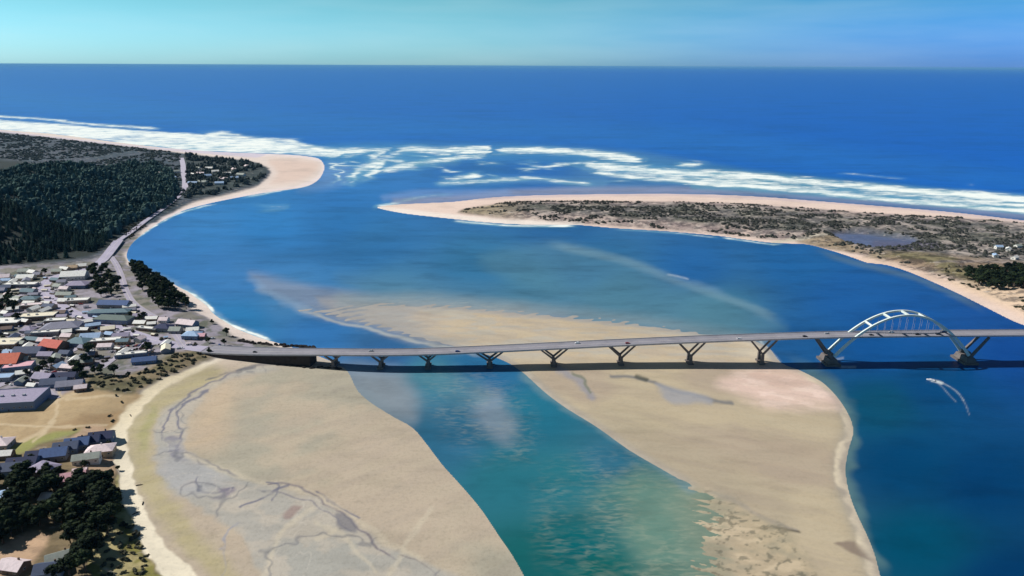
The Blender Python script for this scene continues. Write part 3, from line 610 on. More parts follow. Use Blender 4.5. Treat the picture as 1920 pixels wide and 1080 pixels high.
road('highway', [(384,655),(345,650),(300,641),(255,628),(210,612),(165,598),(128,583),(100,565),(84,547),(84,532),(104,519),(140,510),(172,500),(192,488),(208,470),(222,452)], 15, asph)
road('highway', [(222,452),(245,436),(275,413),(305,392),(328,374),(342,362),(347,350)], 9, asph)
road('highway', [(347,352),(347,338),(344,322),(343,308),(340,296)], 14, simple('gravel_road', (188, 182, 196), .95), line=False)
road('street', [(345,650),(322,618),(295,598),(268,582),(248,566),(236,545),(228,520),(220,500),(208,482)], 8, asph2)
road('street', [(210,612),(180,632),(140,655),(90,678),(40,705),(-30,735)], 9, asph2)
road('street', [(128,583),(95,600),(50,622),(0,645),(-50,665)], 9, asph2)
road('street', [(84,545),(50,552),(0,560),(-50,566)], 8, asph2)
road('street', [(300,641),(262,655),(222,668),(190,690)], 7, asph2)
road('street', [(90,678),(70,712),(90,735),(105,748)], 7, asph2)

# ------------------------------------------------------------------ THE BRIDGE
conc = simple('bridge_concrete', (186, 184, 186), .8, .3, .18, .15); conc2 = simple('shaded_pier_concrete', (118, 110, 106), .85, .2, .3, .2)  # pier grey is darkened: shade on the pedestals put into the colour
archp = simple('arch_concrete', (218, 228, 220), .7, .3, .06, .2); decks = simple('deck_asphalt', (142, 140, 148), .9, .2, .2, .08)
gp = [(372,657),(400,664),(460,671),(520,678),(628,686),(715,689),(803,688.5),(918,686.5),(1038,685),(1163,683.5),(1292,682),(1425,680.5),(1550,679),(1700,677.5),(1920,675.5),(2150,673.5),(2400,671),(2700,669)]
yc = [651.5,655,658,659.3,660.2,660.8,659.3,654.5,648.6,642.4,636.6,631.6,627.8,625.6,624.0,622.8,621.5,620.5]
bx = []
for (a, b), yy in zip(gp, yc):
    x, y = G(a, b); x = float(x); y = float(y); lo, hi = 0, 60
    for _ in range(40):
        mid = (lo + hi) / 2
        if S(x, y, mid)[1] > yy: lo = mid
        else: hi = mid
    bx.append((x, y, lo))
BX = np.array(bx)
def br(x):
    """centre line of the bridge: y and deck level at x (smooth)"""
    i = int(np.clip(np.searchsorted(BX[:, 0], x) - 1, 0, len(BX) - 2)); s = (x - BX[i, 0]) / (BX[i + 1, 0] - BX[i, 0]); r = []
    for k in (1, 2):
        m = [(BX[min(j + 1, len(BX) - 1), k] - BX[max(j - 1, 0), k]) / (BX[min(j + 1, len(BX) - 1), 0] - BX[max(j - 1, 0), 0]) for j in (i, i + 1)]
        h = BX[i + 1, 0] - BX[i, 0]; s2, s3 = s * s, s ** 3
        r.append((2*s3-3*s2+1)*BX[i,k] + (s3-2*s2+s)*h*m[0] + (3*s2-2*s3)*BX[i+1,k] + (s3-s2)*h*m[1])
    return r[0], r[1]
def bframe(x):
    y, z = br(x); y2, z2 = br(x + .5); t = Vector((.5, y2 - y, 0)).normalized(); n = Vector((-t.y, t.x, 0)); return Vector((x, y, z)), t, n
def hw(x): return 8.6 + 2.2 * float(smooth(-170, -330, np.array(x)))
xs0, xs1 = BX[0, 0], BX[-1, 0]
bridge = thing('arch_bridge', 'long pale concrete bridge with one pale open arch crossing the whole bay', 'bridge', (0, 0, 0))
STN = list(np.linspace(xs0, xs1, 220))
def brib(prof, name, m, x0=None, x1=None, faces=None):
    """sweep a closed cross-section (offset across in half widths or metres, height) along the deck"""
    V = []; Fc = []; ss = [x for x in STN if (x0 is None or x >= x0) and (x1 is None or x <= x1)]
    for x in ss:
        p, t, n = bframe(x)
        for a, dz in prof(x): V.append(p + n * a + Vector((0, 0, dz)))
    k = len(prof(ss[0]))
    for i in range(len(ss) - 1):
        for j in range(k): Fc.append((i*k+j, i*k+(j+1)%k, (i+1)*k+(j+1)%k, (i+1)*k+j))
    Fc += [tuple(range(k))[::-1], tuple((len(ss)-1)*k + j for j in range(k))]
    return put(name, V, Fc, m, bridge)
brib(lambda x: [(-hw(x), -.35), (-hw(x), -.8), (-hw(x)+2.2, -1.0), (-hw(x)+2.8, -1.95), (hw(x)-2.8, -1.95), (hw(x)-2.2, -1.0), (hw(x), -.8), (hw(x), -.35)], 'girder', conc)
brib(lambda x: [(-hw(x)+.3, -.346), (hw(x)-.3, -.346), (hw(x)-.3, 0), (-hw(x)+.3, 0)], 'roadway', decks)
for s in (-1, 1):
    brib(lambda x: [(s*(hw(x)-.25), .004), (s*hw(x), .004), (s*hw(x), .75), (s*(hw(x)-.25), .75)], 'parapet', conc)
    brib(lambda x: [(s*(hw(x)-2.1), .004), (s*(hw(x)-2.35), .004), (s*(hw(x)-2.35), .18), (s*(hw(x)-2.1), .18)], 'kerb', conc)
brib(lambda x: [(-.14, .004), (.14, .004), (.14, .012), (-.14, .012)], 'lane_marking', paintw)
# solid abutment at the town end
A = MB(); ss = [x for x in STN if x < G(600, 680)[0]]
for xa, xb in zip(ss[:-1], ss[1:]):
    pa, ta, na = bframe(xa); pb, tb, nb = bframe(xb); ha, hb = hw(xa) - .9, hw(xb) - .9
    q = []
    for p, n, h in ((pa, na, ha), (pb, nb, hb)): q += [p + n * -h + Vector((0, 0, -p.z - 1.5)), p + n * h + Vector((0, 0, -p.z - 1.5)), p + n * h + Vector((0, 0, -1.12)), p + n * -h + Vector((0, 0, -1.12))]
    A.add(q, [(0,1,2,3),(7,6,5,4),(0,4,5,1),(1,5,6,2),(2,6,7,3),(3,7,4,0)])
A.build('abutment', simple('shaded_abutment', (62, 56, 54), .95, .1, .35, .3), bridge)  # dark tone puts the shade of the side wall into its colour
def foot(x, which):
    return max(-6, -3)
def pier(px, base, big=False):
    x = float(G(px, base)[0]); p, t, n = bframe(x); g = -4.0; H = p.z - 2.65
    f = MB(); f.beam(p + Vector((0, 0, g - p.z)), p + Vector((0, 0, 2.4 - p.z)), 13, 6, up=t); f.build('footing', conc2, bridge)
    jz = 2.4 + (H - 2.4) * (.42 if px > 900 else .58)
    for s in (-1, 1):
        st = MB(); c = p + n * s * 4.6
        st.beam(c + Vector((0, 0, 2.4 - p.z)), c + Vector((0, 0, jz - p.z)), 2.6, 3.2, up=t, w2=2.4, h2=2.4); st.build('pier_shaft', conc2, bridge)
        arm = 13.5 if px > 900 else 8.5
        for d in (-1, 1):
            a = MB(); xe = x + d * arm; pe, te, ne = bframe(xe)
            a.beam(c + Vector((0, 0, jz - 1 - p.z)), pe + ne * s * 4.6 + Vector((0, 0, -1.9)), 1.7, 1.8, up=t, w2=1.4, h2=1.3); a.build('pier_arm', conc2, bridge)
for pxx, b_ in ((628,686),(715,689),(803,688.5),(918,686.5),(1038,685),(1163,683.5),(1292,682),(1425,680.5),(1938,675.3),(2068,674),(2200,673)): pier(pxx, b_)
xl, xr = float(G(1553, 679)[0]), float(G(1808, 676.6)[0]); xm = (xl + xr) / 2; half = (xr - xl) / 2 - 1.5
z_spring = 9.0; z_top = 53.5
def arch_z(x): return z_spring + (z_top - z_spring) * (1 - ((x - xm) / half) ** 2)
for s in (-1, 1):
    V = []; Fc = []; N = 56
    for i in range(N + 1):
        x = xm - half + 2 * half * i / N; p, t, n = bframe(x); z = arch_z(x); sl = (arch_z(x + .1) - arch_z(x - .1)) / .2
        up = Vector((-sl * t.x, -sl * t.y, 1)).normalized(); th = .95 + .5 * abs((x - xm) / half) ** 2; c = Vector((p.x, p.y, z)) + n * s * 7.0
        for a, h in ((-.85, -th), (.85, -th), (.85, th), (-.85, th)): V.append(c + n * a + up * h)
    for i in range(N):
        for j in range(4): Fc.append((i*4+j, i*4+(j+1)%4, (i+1)*4+(j+1)%4, (i+1)*4+j))
    Fc += [(3,2,1,0), tuple(N*4+j for j in range(4))]; put('arch_rib', V, Fc, archp, bridge)
    for i in range(1, 14):
        x = xm - 52 + 104 * i / 14; p, t, n = bframe(x); h = MB(); c = p + n * s * 7.0
        h.tube([c + Vector((0, 0, .1)), c + Vector((0, 0, arch_z(x) - p.z - 1.3))], .11, 6); h.build('hanger', conc, bridge)
for dx in (-36, -18.5, 0, 18.5, 36):
    x = xm + dx; p, t, n = bframe(x); c = Vector((p.x, p.y, arch_z(x))); sl = (arch_z(x + .1) - arch_z(x - .1)) / .2
    MB().beam(c - n * 6.0, c + n * 6.0, 1.9, 1.6, up=Vector((-sl, 0, 1))).build('arch_brace', archp, bridge)
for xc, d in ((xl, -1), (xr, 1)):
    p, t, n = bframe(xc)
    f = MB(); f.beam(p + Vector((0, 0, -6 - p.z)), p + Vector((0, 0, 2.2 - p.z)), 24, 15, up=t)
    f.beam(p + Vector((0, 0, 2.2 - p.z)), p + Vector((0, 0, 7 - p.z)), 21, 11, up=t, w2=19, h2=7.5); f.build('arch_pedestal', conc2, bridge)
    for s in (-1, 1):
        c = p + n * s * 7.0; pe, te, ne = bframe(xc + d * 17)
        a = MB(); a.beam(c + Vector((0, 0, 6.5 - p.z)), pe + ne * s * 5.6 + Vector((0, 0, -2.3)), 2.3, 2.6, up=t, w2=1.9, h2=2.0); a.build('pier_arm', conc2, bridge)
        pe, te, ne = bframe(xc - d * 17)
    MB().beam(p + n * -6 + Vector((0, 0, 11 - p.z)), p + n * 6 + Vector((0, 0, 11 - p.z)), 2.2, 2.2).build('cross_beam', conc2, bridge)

# dark boulder bank on the river side of the bridge head
rock = simple('dark_rock', (58, 54, 52), .95, .1, .4, .5)
def bank(pts, label, h=2.6, n=44, which='main'):
    b = thing('rock_bank', label, 'rock bank', (0, 0, 0)); rg_ = np.random.default_rng(77); P = [at(*q, which) for q in spl(pts, 6)]
    for i in range(n):
        t = i / (n - 1) * (len(P) - 1.001); q = P[int(t)].lerp(P[int(t) + 1], t - int(t)) + Vector((rg_.normal() * .8, rg_.normal() * 1.4, 0)); r = rg_.uniform(1.2, 2.3); V = []; Fc = []
        for k_, (zz, rr) in enumerate(((-1, .6), (-.3, 1), (.5, .85), (1, .4))):
            for j in range(6): V.append((q.x + r*rr*1.5*math.cos(j*1.047+k_*.5)*rg_.uniform(.75, 1.2), q.y + r*rr*math.sin(j*1.047+k_*.5)*rg_.uniform(.75, 1.2), max(q.z, 0) + h*.35 + h*.55*zz))
        for k_ in range(3): Fc += [(k_*6+j, k_*6+(j+1)%6, k_*6+6+(j+1)%6, k_*6+6+j) for j in range(6)]
        Fc += [tuple(range(5, -1, -1)), tuple(range(18, 24))]; put('boulder', V, Fc, rock, b)
bank([(448,640),(480,644),(520,648),(560,651),(592,654)], 'dark boulder bank along the beach behind the bridge head')
bank([(520,684),(560,687),(600,689),(640,691)], 'dark boulders on the flat in front of the first bridge piers', 1.6, 20)

# ------------------------------------------------------------------ BUILDINGS
PAL = {'white': (240, 238, 230), 'cream': (236, 226, 200), 'pinkwhite': (232, 214, 214), 'grey': (136, 136, 152), 'lilac': (158, 150, 172), 'slate': (74, 86, 112), 'teal': (104, 130, 140), 'navy': (38, 48, 84),
       'blue': (70, 96, 142), 'paleblue': (160, 186, 216), 'red': (206, 104, 88), 'orange': (214, 112, 84), 'pink': (226, 176, 184), 'tan': (198, 172, 140), 'brown': (112, 92, 84), 'green': (104, 118, 112), 'greygreen': (160, 166, 156)}
RM = {k: simple('roof_' + k, v, .75, .3, .22, .5) for k, v in PAL.items()}
WMT = {k: simple('wall_' + k, v, .85, .2, .10, .4) for k, v in {'white': (226, 222, 212), 'cream': (208, 196, 170), 'grey': (140, 140, 146), 'blue': (110, 126, 150), 'brown': (120, 100, 86), 'tan': (180, 160, 134)}.items()}
glassm, gnt, gb = mat('window_glass', .12, .6); gb.inputs['Base Color'].default_value = (.03, .04, .05, 1)
trimm = simple('window_trim', (220, 218, 212)); doorm = simple('door_paint', (86, 70, 62)); metalm = simple('roof_unit_metal', (170, 172, 176), .5, .4)
RN = {'white': 'white', 'cream': 'cream', 'pinkwhite': 'pinkish white', 'grey': 'grey', 'lilac': 'lilac grey', 'slate': 'slate blue', 'teal': 'teal grey', 'navy': 'navy blue', 'blue': 'blue', 'paleblue': 'pale blue', 'red': 'red', 'orange': 'orange red', 'pink': 'pink', 'tan': 'tan', 'brown': 'brown', 'green': 'dark green', 'greygreen': 'grey green'}
def building(name, px, py, L, W, H, deg, style, roof, wall, label, cat='house', which='main', group=None):
    p = at(px, py, which); b = thing(name, label, cat, (p.x, p.y, p.z - .3), R(deg), group)
    l, w = L / 2, W / 2; wm_ = MB()
    if style == 'gable':
        rh = W * .30; wm_.box(-l, l, -w, w, -2, H)
        wm_.add([(-l, -w, H), (-l, w, H), (-l, 0, H + rh), (l, -w, H), (l, w, H), (l, 0, H + rh)], [(0, 2, 1), (3, 4, 5), (0, 3, 5, 2), (1, 2, 5, 4)])
        wm_.build('wall', WMT[wall], b)
        e = .6; k = rh / w; r = MB(); t = .22
        for s in (-1, 1):
            y0, z0 = s * (w + e), H - e * k + .05; V = [(-l - e, y0, z0), (l + e, y0, z0), (l + e, 0, H + rh + .05), (-l - e, 0, H + rh + .05)]
            V2 = [(a, b_, c + t) for a, b_, c in V]; r.add(V + V2, [(0,1,2,3),(7,6,5,4),(0,4,5,1),(1,5,6,2),(2,6,7,3),(3,7,4,0)])
        ro = r.build('roof', RM[roof], b); MB().box(l * .3, l * .3 + .9, w * .25, w * .25 + .8, H, H + rh + .9).build('chimney', WMT['brown'], ro)
    elif style == 'hip':
        wm_.box(-l, l, -w, w, -2, H).build('wall', WMT[wall], b); e = .7; rh = W * .24
        r = MB().add([(-l-e,-w-e,H), (l+e,-w-e,H), (l+e,w+e,H), (-l-e,w+e,H), (-l+w,0,H+rh), (l-w,0,H+rh), (-l-e,-w-e,H-.25), (l+e,-w-e,H-.25), (l+e,w+e,H-.25), (-l-e,w+e,H-.25)],
                     [(0,1,5,4),(1,2,5),(2,3,4,5),(3,0,4),(0,6,7,1),(1,7,8,2),(2,8,9,3),(3,9,6,0),(9,8,7,6)])
        ro = r.build('roof', RM[roof], b); MB().box(0, 1, w * .3, w * .3 + .9, H, H + rh + .5).build('vent', metalm, ro)
    else:
        wm_.box(-l, l, -w, w, -2, H).build('wall', WMT[wall], b)
        r = MB().box(-l+.3, l-.3, -w+.3, w-.3, H+.004, H + .12)
        ro = r.build('roof', RM[roof], b)
        q = MB()
        for a in ((-l-.1, l+.1, -w-.1, -w+.25), (-l-.1, l+.1, w-.25, w+.1), (-l-.1, -l+.25, -w+.25, w-.25), (l-.25, l+.1, -w+.25, w-.25)): q.box(*a, H - .25, H + .65)
        q.build('parapet', WMT['white' if roof in ('white', 'cream', 'pinkwhite') else wall], b)
        for i in range(max(1, int(L / 14))): MB().box(-l*.6 + i*9, -l*.6 + i*9 + 2.2, -1, 1, H + .12, H + 1.5).build('roof_unit', metalm, ro)
    nw = max(2, int(L / 4.5))
    for s in (-1, 1):
        for i in range(nw):
            x = -l + (i + .5) * L / nw
            if s < 0 and i == nw // 2:
                MB().box(x - .55, x + .55, -w - .07, -w + .02, 0, 2.3).build('door', doorm, b); continue
            f = MB().box(x - .8, x + .8, s * w - (.05 if s < 0 else -.002), s * w + (.05 if s > 0 else -.002), H * .38, H * .38 + 1.3).build('window', trimm, b)
            MB().box(x - .68, x + .68, s * w - (.08 if s < 0 else -.052), s * w + (.08 if s > 0 else -.052), H * .38 + .12, H * .38 + 1.18).build('pane', glassm, f)
    for s in (-1, 1):
        f = MB().box(s * l - (.05 if s < 0 else -.002), s * l + (.05 if s > 0 else -.002), -.9, .9, H * .38, H * .38 + 1.3).build('window', trimm, b)
        MB().box(s * l - (.08 if s < 0 else -.052), s * l + (.08 if s > 0 else -.052), -.78, .78, H * .38 + .12, H * .38 + 1.18).build('pane', glassm, f)
    return b
B_ = building
# name, px, py, length, width, wall height, turn, roof form, roof, wall, label, category
for row in [
 ('house',46,512,14,10,4,12,'gable','greygreen','white','small grey green gabled house against the dark forest edge behind town'),
 ('house',62,514,12,9,4,-20,'gable','white','white','small white gabled house just beside the grey green one at forest edge'),
 ('house',8,523,15,11,4,20,'gable','pinkwhite','white','pinkish roofed house at the forest foot, west of the grey green one'),
 ('house',50,524,22,12,4,6,'gable','white','cream','white gabled house in the second row below the forest edge'),
 ('shop_building',40,537,42,11,4.5,3,'flat','white','grey','long low white flat roofed building across the second town row','building'),
 ('house',-14,535,20,12,4,8,'gable','paleblue','white','pale blue roofed house at the end of the long low white building'),
 ('house',55,550,18,10,4,-5,'gable','teal','grey','teal roofed house north of the big dark trees in town'),
 ('house',56,564,20,12,4,8,'hip','teal','cream','teal hipped house between the dark trees and the highway bend'),
 ('shop_building',60,577,24,9,5,14,'flat','pinkwhite','brown','pinkish white roofed shop with brown walls near the highway bend','building'),
 ('house',108,512,13,9,4,10,'gable','greygreen','tan','greyish house beside the highway at the forest corner'),
 ('house',122,508,13,9,4,-10,'gable','white','tan','tiny white roofed house under the forest slope by the highway'),
 ('house',137,505,12,9,4,25,'gable','tan','tan','tan roofed cottage under the forest slope next to the highway'),
 ('house',154,502,12,9,4,25,'gable','white','tan','white cottage where the highway leaves town below the forest'),
 ('warehouse',141,522,32,18,6,10,'gable','white','white','big bright white roofed hall inside the highway bend','building'),
 ('shop_building',147,538,27,17,5,4,'hip','lilac','blue','bluish grey hipped building just south of the big white hall','building'),
 ('shop_building',183,536,24,7,4,12,'flat','pinkwhite','brown','narrow pinkish white building tucked against the dark pines','building'),
 ('house',117,532,11,8,4,10,'gable','grey','white','small grey cottage in the highway bend beside the hall'),
 ('house',122,545,12,8,4,-8,'gable','pinkwhite','white','small pinkish cottage on the inside of the highway curve'),
 ('house',122,556,20,9,4,0,'gable','greygreen','tan','grey green roofed building on the inner side of the highway'),
 ('shop_building',147,567,26,11,4.5,10,'flat','white','tan','bright white flat roofed shop south of the dark pine row','building'),
 ('house',120,568,11,9,4,0,'gable','white','tan','small white roofed cottage beside the bright flat roofed shop'),
 ('motel_building',216,575,38,13,5,-3,'gable','blue','grey','long blue gabled motel wing beside the street to the waterfront','building'),
 ('motel_building',207,590,46,12,5,5,'hip','teal','blue','teal hipped motel wing in front of the blue gabled one','building'),
 ('motel_building',215,604,42,15,6,-6,'hip','green','blue','dark green roofed motel wing, the one nearest the parking lot','building'),
 ('shop_building',73,597,38,15,5,12,'flat','cream','brown','long cream roofed shop along the south side of the highway bend','building'),
 ('shop_building',13,608,32,20,5,8,'flat','white','brown','broad bright white roofed store west of the cream shop','building'),
 ('shop_building',106,606,22,9,5,8,'flat','white','brown','white roofed shop between the cream shop and the big grey hall','building'),
 ('warehouse',118,619,38,20,6,14,'hip','grey','grey','big grey hipped hall south of the white roofed shop','building'),
 ('shop_building',88,628,28,9,5,10,'flat','white','slate' if 0 else 'grey','low white roofed annex along the front of the big grey hall','building'),
 ('house',55,622,14,12,4,-5,'hip','lilac','grey','lilac hipped house between the broad white store and the grey hall'),
 ('shop_building',8,648,32,20,5,6,'flat','cream','brown','cream white square roofed store above the orange roofed market','building'),
 ('house',150,646,22,16,5,-8,'hip','teal','blue','teal hipped house with bluish walls beside the tall dark pines'),
 ('house',172,636,20,12,4,10,'gable','paleblue','white','pale blue gabled building east of the teal hipped house'),
 ('shop_building',195,644,34,9,5,12,'flat','white','brown','long bright white roofed building in front of the pale blue gable','building'),
 ('house',228,634,16,9,4,14,'gable','lilac','white','lilac gabled building at the end of the long bright roof'),
 ('shop_building',103,653,24,17,5,-14,'gable','red','brown','red roofed hall standing alone amid grey roofs','building'),
 ('house',56,665,26,15,5,4,'gable','slate','blue','slate blue gabled house between the red hall and the orange market'),
 ('market_building',8,684,34,22,6,8,'gable','orange','brown','large orange red roofed market at the town edge','building'),
 ('shop_building',36,692,26,14,5,18,'flat','pink','blue','pink flat roofed shop attached beside the orange market','building'),
 ('house',88,670,14,9,4,0,'gable','lilac','grey','lilac roofed cottage south of the red hall'),
 ('shop_building',247,668,30,7,4,16,'flat','white','blue','slim white roofed boat shed slanting beside the lone dark tree','building'),
 ('house',272,680,22,9,4,14,'gable','blue','blue','bright blue gabled shed beside the slim white boat shed'),
 ('shop_building',277,620,26,6,4,-14,'flat','white','brown','thin white roofed row along the street to the bridge','building'),
 ('house',308,619,18,13,5,-6,'hip','navy','grey','navy hipped house at the end of the thin white row'),
 ('house',308,604,10,8,4,0,'gable','pinkwhite','white','tiny pinkish house above the navy hipped house'),
 ('house',352,612,22,12,5,-14,'gable','pinkwhite','blue','pinkish white gabled house by the bay beach'),
 ('house',330,623,12,10,4,0,'gable','greygreen','grey','grey green shed between navy house and pale blue house'),
 ('house',361,633,18,13,5,-4,'hip','paleblue','blue','pale blue hipped house near the bridge approach'),
 ('house',379,634,8,7,4,0,'gable','pink','brown','little pink roofed house beside the pale blue hipped one'),
 ('house',84,712,18,12,4,-12,'gable','lilac','grey','lilac gabled house at the top of the dry field'),
 ('house',104,722,22,12,4,12,'gable','slate','blue','slate gabled house above the dry field, west of its dark neighbour'),
 ('house',122,710,22,10,4,6,'gable','navy','grey','dark navy gabled house above the dry field'),
 ('house',133,726,22,11,4,14,'gable','grey','blue','grey gabled house right on the edge of the dry field'),
 ('house',153,732,10,7,4,18,'gable','pinkwhite','brown','small pinkish white cottage on the corner of the dry field'),
 ('house',62,728,8,6,4,-10,'gable','white','grey','tiny white shed by the street above the field'),
 ('school_building',34,757,42,30,8,8,'flat','lilac','blue','largest building, flat lilac roof, standing on the dry field','building'),
 ('shop_building',-6,700+12,30,12,4,8,'flat','paleblue','grey','pale blue flat roof behind the largest lilac roofed building','building'),
 ('house',2,838,16,13,5,8,'hip','pinkwhite','grey','pinkish hipped house at the green end of the dry field'),
 ('house',4,858,16,8,4,10,'gable','white','brown','narrow white roofed house below the pinkish hipped one'),
 ('house',192,826,17,12,5,14,'gable','navy','navy' if 0 else 'blue','navy gabled house at the beach end of the dark roofed row'),
 ('house',170,833,15,11,5,14,'gable','navy','blue','navy gabled house second from the beach in the dark roofed row'),
 ('house',148,838,17,12,5,14,'gable','blue','blue','blue gabled house midway along the dark roofed row'),
 ('house',127,846,17,12,5,14,'gable','slate','blue','slate gabled house midway along the dark roofed row'),
 ('house',105,858,18,13,5,14,'gable','blue','grey','blue gabled house set forward in the dark roofed row'),
 ('house',76,862,17,11,5,10,'gable','navy','grey','navy house west of the middle of the dark roofed row'),
 ('house',46,876,20,13,5,10,'gable','navy','blue','broad navy gabled house toward the inland end of the dark roofed row'),
 ('house',20,886,18,12,5,10,'gable','slate','blue','slate gabled house at the inland end of the dark roofed row'),
 ('house',190,850,19,12,5,14,'hip','pinkwhite','tan','pinkish grey hipped house just above the beach sand'),
 ('house',164,866,18,9,5,18,'gable','greygreen','white','grey green gabled house behind the pinkish hipped beach house'),
 ('house',84,886,18,13,5,-18,'hip','lilac','brown','lilac hipped house between the dark roofed row and the pine grove'),
 ('house',134,904,20,11,5,20,'gable','pink','brown','pink gabled house at the upper edge of the pine grove'),
 ('house',152,890,9,6,4,14,'gable','pinkwhite','brown','small pinkish white cottage behind the pink gabled house'),
 ('house',104,940,17,9,4,-6,'gable','white','grey','bright white gabled house sunk among the dark pines'),
 ('house',16,938,18,13,5,20,'hip','paleblue','grey','pale blue hipped house on the inland side of the pine grove'),
 ('house',116,1052,15,10,4,30,'gable','greygreen','grey','grey green gabled house below the dark pines'),
 ('house',96,1074,15,11,4,12,'gable','slate','grey','slate gabled house at the lower edge of the pine grove'),
 ('house',28,1068,14,10,4,-10,'gable','pinkwhite','brown','pinkish house in the sandy clearing below the pines')]: B_(*row)
vill = [(362,330),(376,328),(390,332),(380,344),(404,324),(420,338),(440,336),(452,330),(426,328),(464,314),(412,346),(372,318),(392,318),(440,320),(362,346),(330,324),(316,323),(306,327),(326,336)]
for i, (a, b_) in enumerate(vill):
    building('cottage', a, b_, 16 + (i * 5) % 9, 11, 5, (i * 37) % 80 - 40, 'gable', ('white', 'pinkwhite', 'paleblue', 'greygreen')[i % 4], 'white', 'pale roofed cottage among low trees on the far headland beyond the forest', 'house', 'main', 'cottages on the far headland')
for i, (a, b_) in enumerate([(1872,466),(1890,470),(1908,464),(1866,482),(1902,486)]):
    building('beach_house', a, b_, 11, 7, 4, (i * 53) % 90, 'gable', ('paleblue', 'white', 'greygreen')[i % 3], 'white', 'small pale roofed beach house among the dunes of the sand spit', 'house', 'spit', 'beach houses on the sand spit')

# ------------------------------------------------------------------ CARS
CM_ = {k: simple('car_' + k, v, .35, .5, .04) for k, v in {'white': (236, 236, 236), 'silver': (170, 174, 180), 'red': (150, 30, 30), 'black': (26, 28, 32), 'blue': (40, 70, 130)}.items()}
rub = simple('tyre_rubber', (24, 24, 26)); lampm = simple('lamp_lens', (230, 225, 210), .2, .6)
def car_proto(colr, kind):
    c = thing('parked_car', 'x', 'car'); L, H = (4.6, 1.45) if kind == 'car' else (5.3, 1.9)
    prof = [(-L/2,.35),(L/2,.35),(L/2,.8),(L*.27,.95),(L*.12,H-.08),(-L*.25,H),(-L*.42,1.0),(-L/2,.9)]; V = [(a, s*.88*(1 if z < 1.1 else .8), z) for s in (-1, 1) for a, z in prof]; n = len(prof)
    put('body', V, [tuple(range(n))[::-1], tuple(range(n, 2*n))] + [(i, (i+1)%n, n+(i+1)%n, n+i) for i in range(n)], CM_[colr], c)
    for x0, x1, z0, z1, nm in ((L*.26, L*.13, .98, H-.1, 'windscreen'), (-L*.415, -L*.26, 1.04, H-.04, 'rear_window')):
        put(nm, [(x0+.02*np.sign(x0), -.7, z0+.03), (x0+.02*np.sign(x0), .7, z0+.03), (x1+.03*np.sign(x0), .62, z1+.03), (x1+.03*np.sign(x0), -.62, z1+.03)], [(0, 1, 2, 3)], glassm, c)
    for s in (-1, 1): put('side_window', [(L*.2, s*.80, 1.05), (-L*.36, s*.80, 1.05), (-L*.24, s*.735, H-.12), (L*.1, s*.735, H-.12)], [(0, 1, 2, 3)], glassm, c)
    for x in (-L*.3, L*.31):
        for s in (-1, 1): MB().tube([(x, s*.66, .33), (x, s*.9, .33)], .33, 12).build('wheel', rub, c)
    for s in (-1, 1): MB().box(L/2-.02, L/2+.03, s*.6-.15, s*.6+.15, .6, .74).build('headlight', lampm, c)
    return c
cars = {}
def car(loc, rz, colr, kind, label, group=None, slope=0, name=None):
    k = (colr, kind)
    if k not in cars:
        cars[k] = car_proto(colr, kind); o = cars[k]; o.location = loc; o.rotation_euler = (0, 0, rz); o['label'] = label
        if group: o['group'] = group
    else:
        o = dup(cars[k], loc, rz, 1.0, label)
        if group: o['group'] = group
        elif 'group' in o: del o['group']
    if name: o.name = name
    return o
for a, lane, colr, kind, lab in [(1081,1,'white','van','white van crossing the bridge over the middle sandbar'),(1172,-1,'red','car','red car on the bridge above the middle sandbar'),(1378,-1,'white','car','white car on the bridge above the bar tip'),
    (1546,1,'silver','car','silver car on the bridge just before the arch'),(1624,-1,'black','car','black car under the first half of the arch'),(1668,1,'white','van','white van under the crown of the arch'),(1711,-1,'black','van','black van under the arch, near side lane'),
    (1749,-1,'black','car','black car under the far half of the arch'),(1765,1,'blue','car','blue car leaving the arch toward the far shore'),(1500,-1,'black','car','small dark car between the last pier and the arch'),(700,1,'silver','car','silver car on the town end of the bridge'),(478,-1,'black','car','black car driving onto the bridge from town'),(860,-1,'blue','car','blue car on the low left part of the bridge')]:
    x = float(G(a, 680)[0]); p, t, n = bframe(x); car(p + n * lane * 3.2 + Vector((0, 0, .01)), math.atan2(t.y, t.x) + (0 if lane < 0 else math.pi), colr, kind, lab, name='car')
lots = [((246,588),(262,596),7,'cars parked beside the motel'),((222,652),(262,648),8,'cars parked south of the long bright roof'),((212,662),(248,658),7,'cars parked south of the long bright roof'),((168,612),(205,622),7,'cars parked in the lot below the motel'),
        ((102,540),(108,556),4,'cars parked inside the highway bend'),((60,640),(84,634),5,'cars parked by the grey hall'),((126,672),(140,676),4,'cars parked by the red hall'),((404,646),(428,650),4,'cars parked by the bridge approach'),((20,722),(52,716),5,'cars parked behind the largest building')]
for i, (a, b_, n_, g) in enumerate(lots):
    p0, p1 = at(*a), at(*b_)
    for j in range(n_):
        if (i * 7 + j * 3) % 5 == 4: continue
        q = p0.lerp(p1, j / (n_ - 1)); k = ('white', 'silver', 'black', 'blue', 'white', 'red')[(i * 5 + j * 4) % 6]
        q.z = ground_h(q.x, q.y) + .15
        car(q, R(70 + i * 9), k, 'car', {'white': 'white', 'silver': 'silver', 'black': 'black', 'blue': 'blue', 'red': 'red'}[k] + ' car among the ' + g, k + ' ' + g)

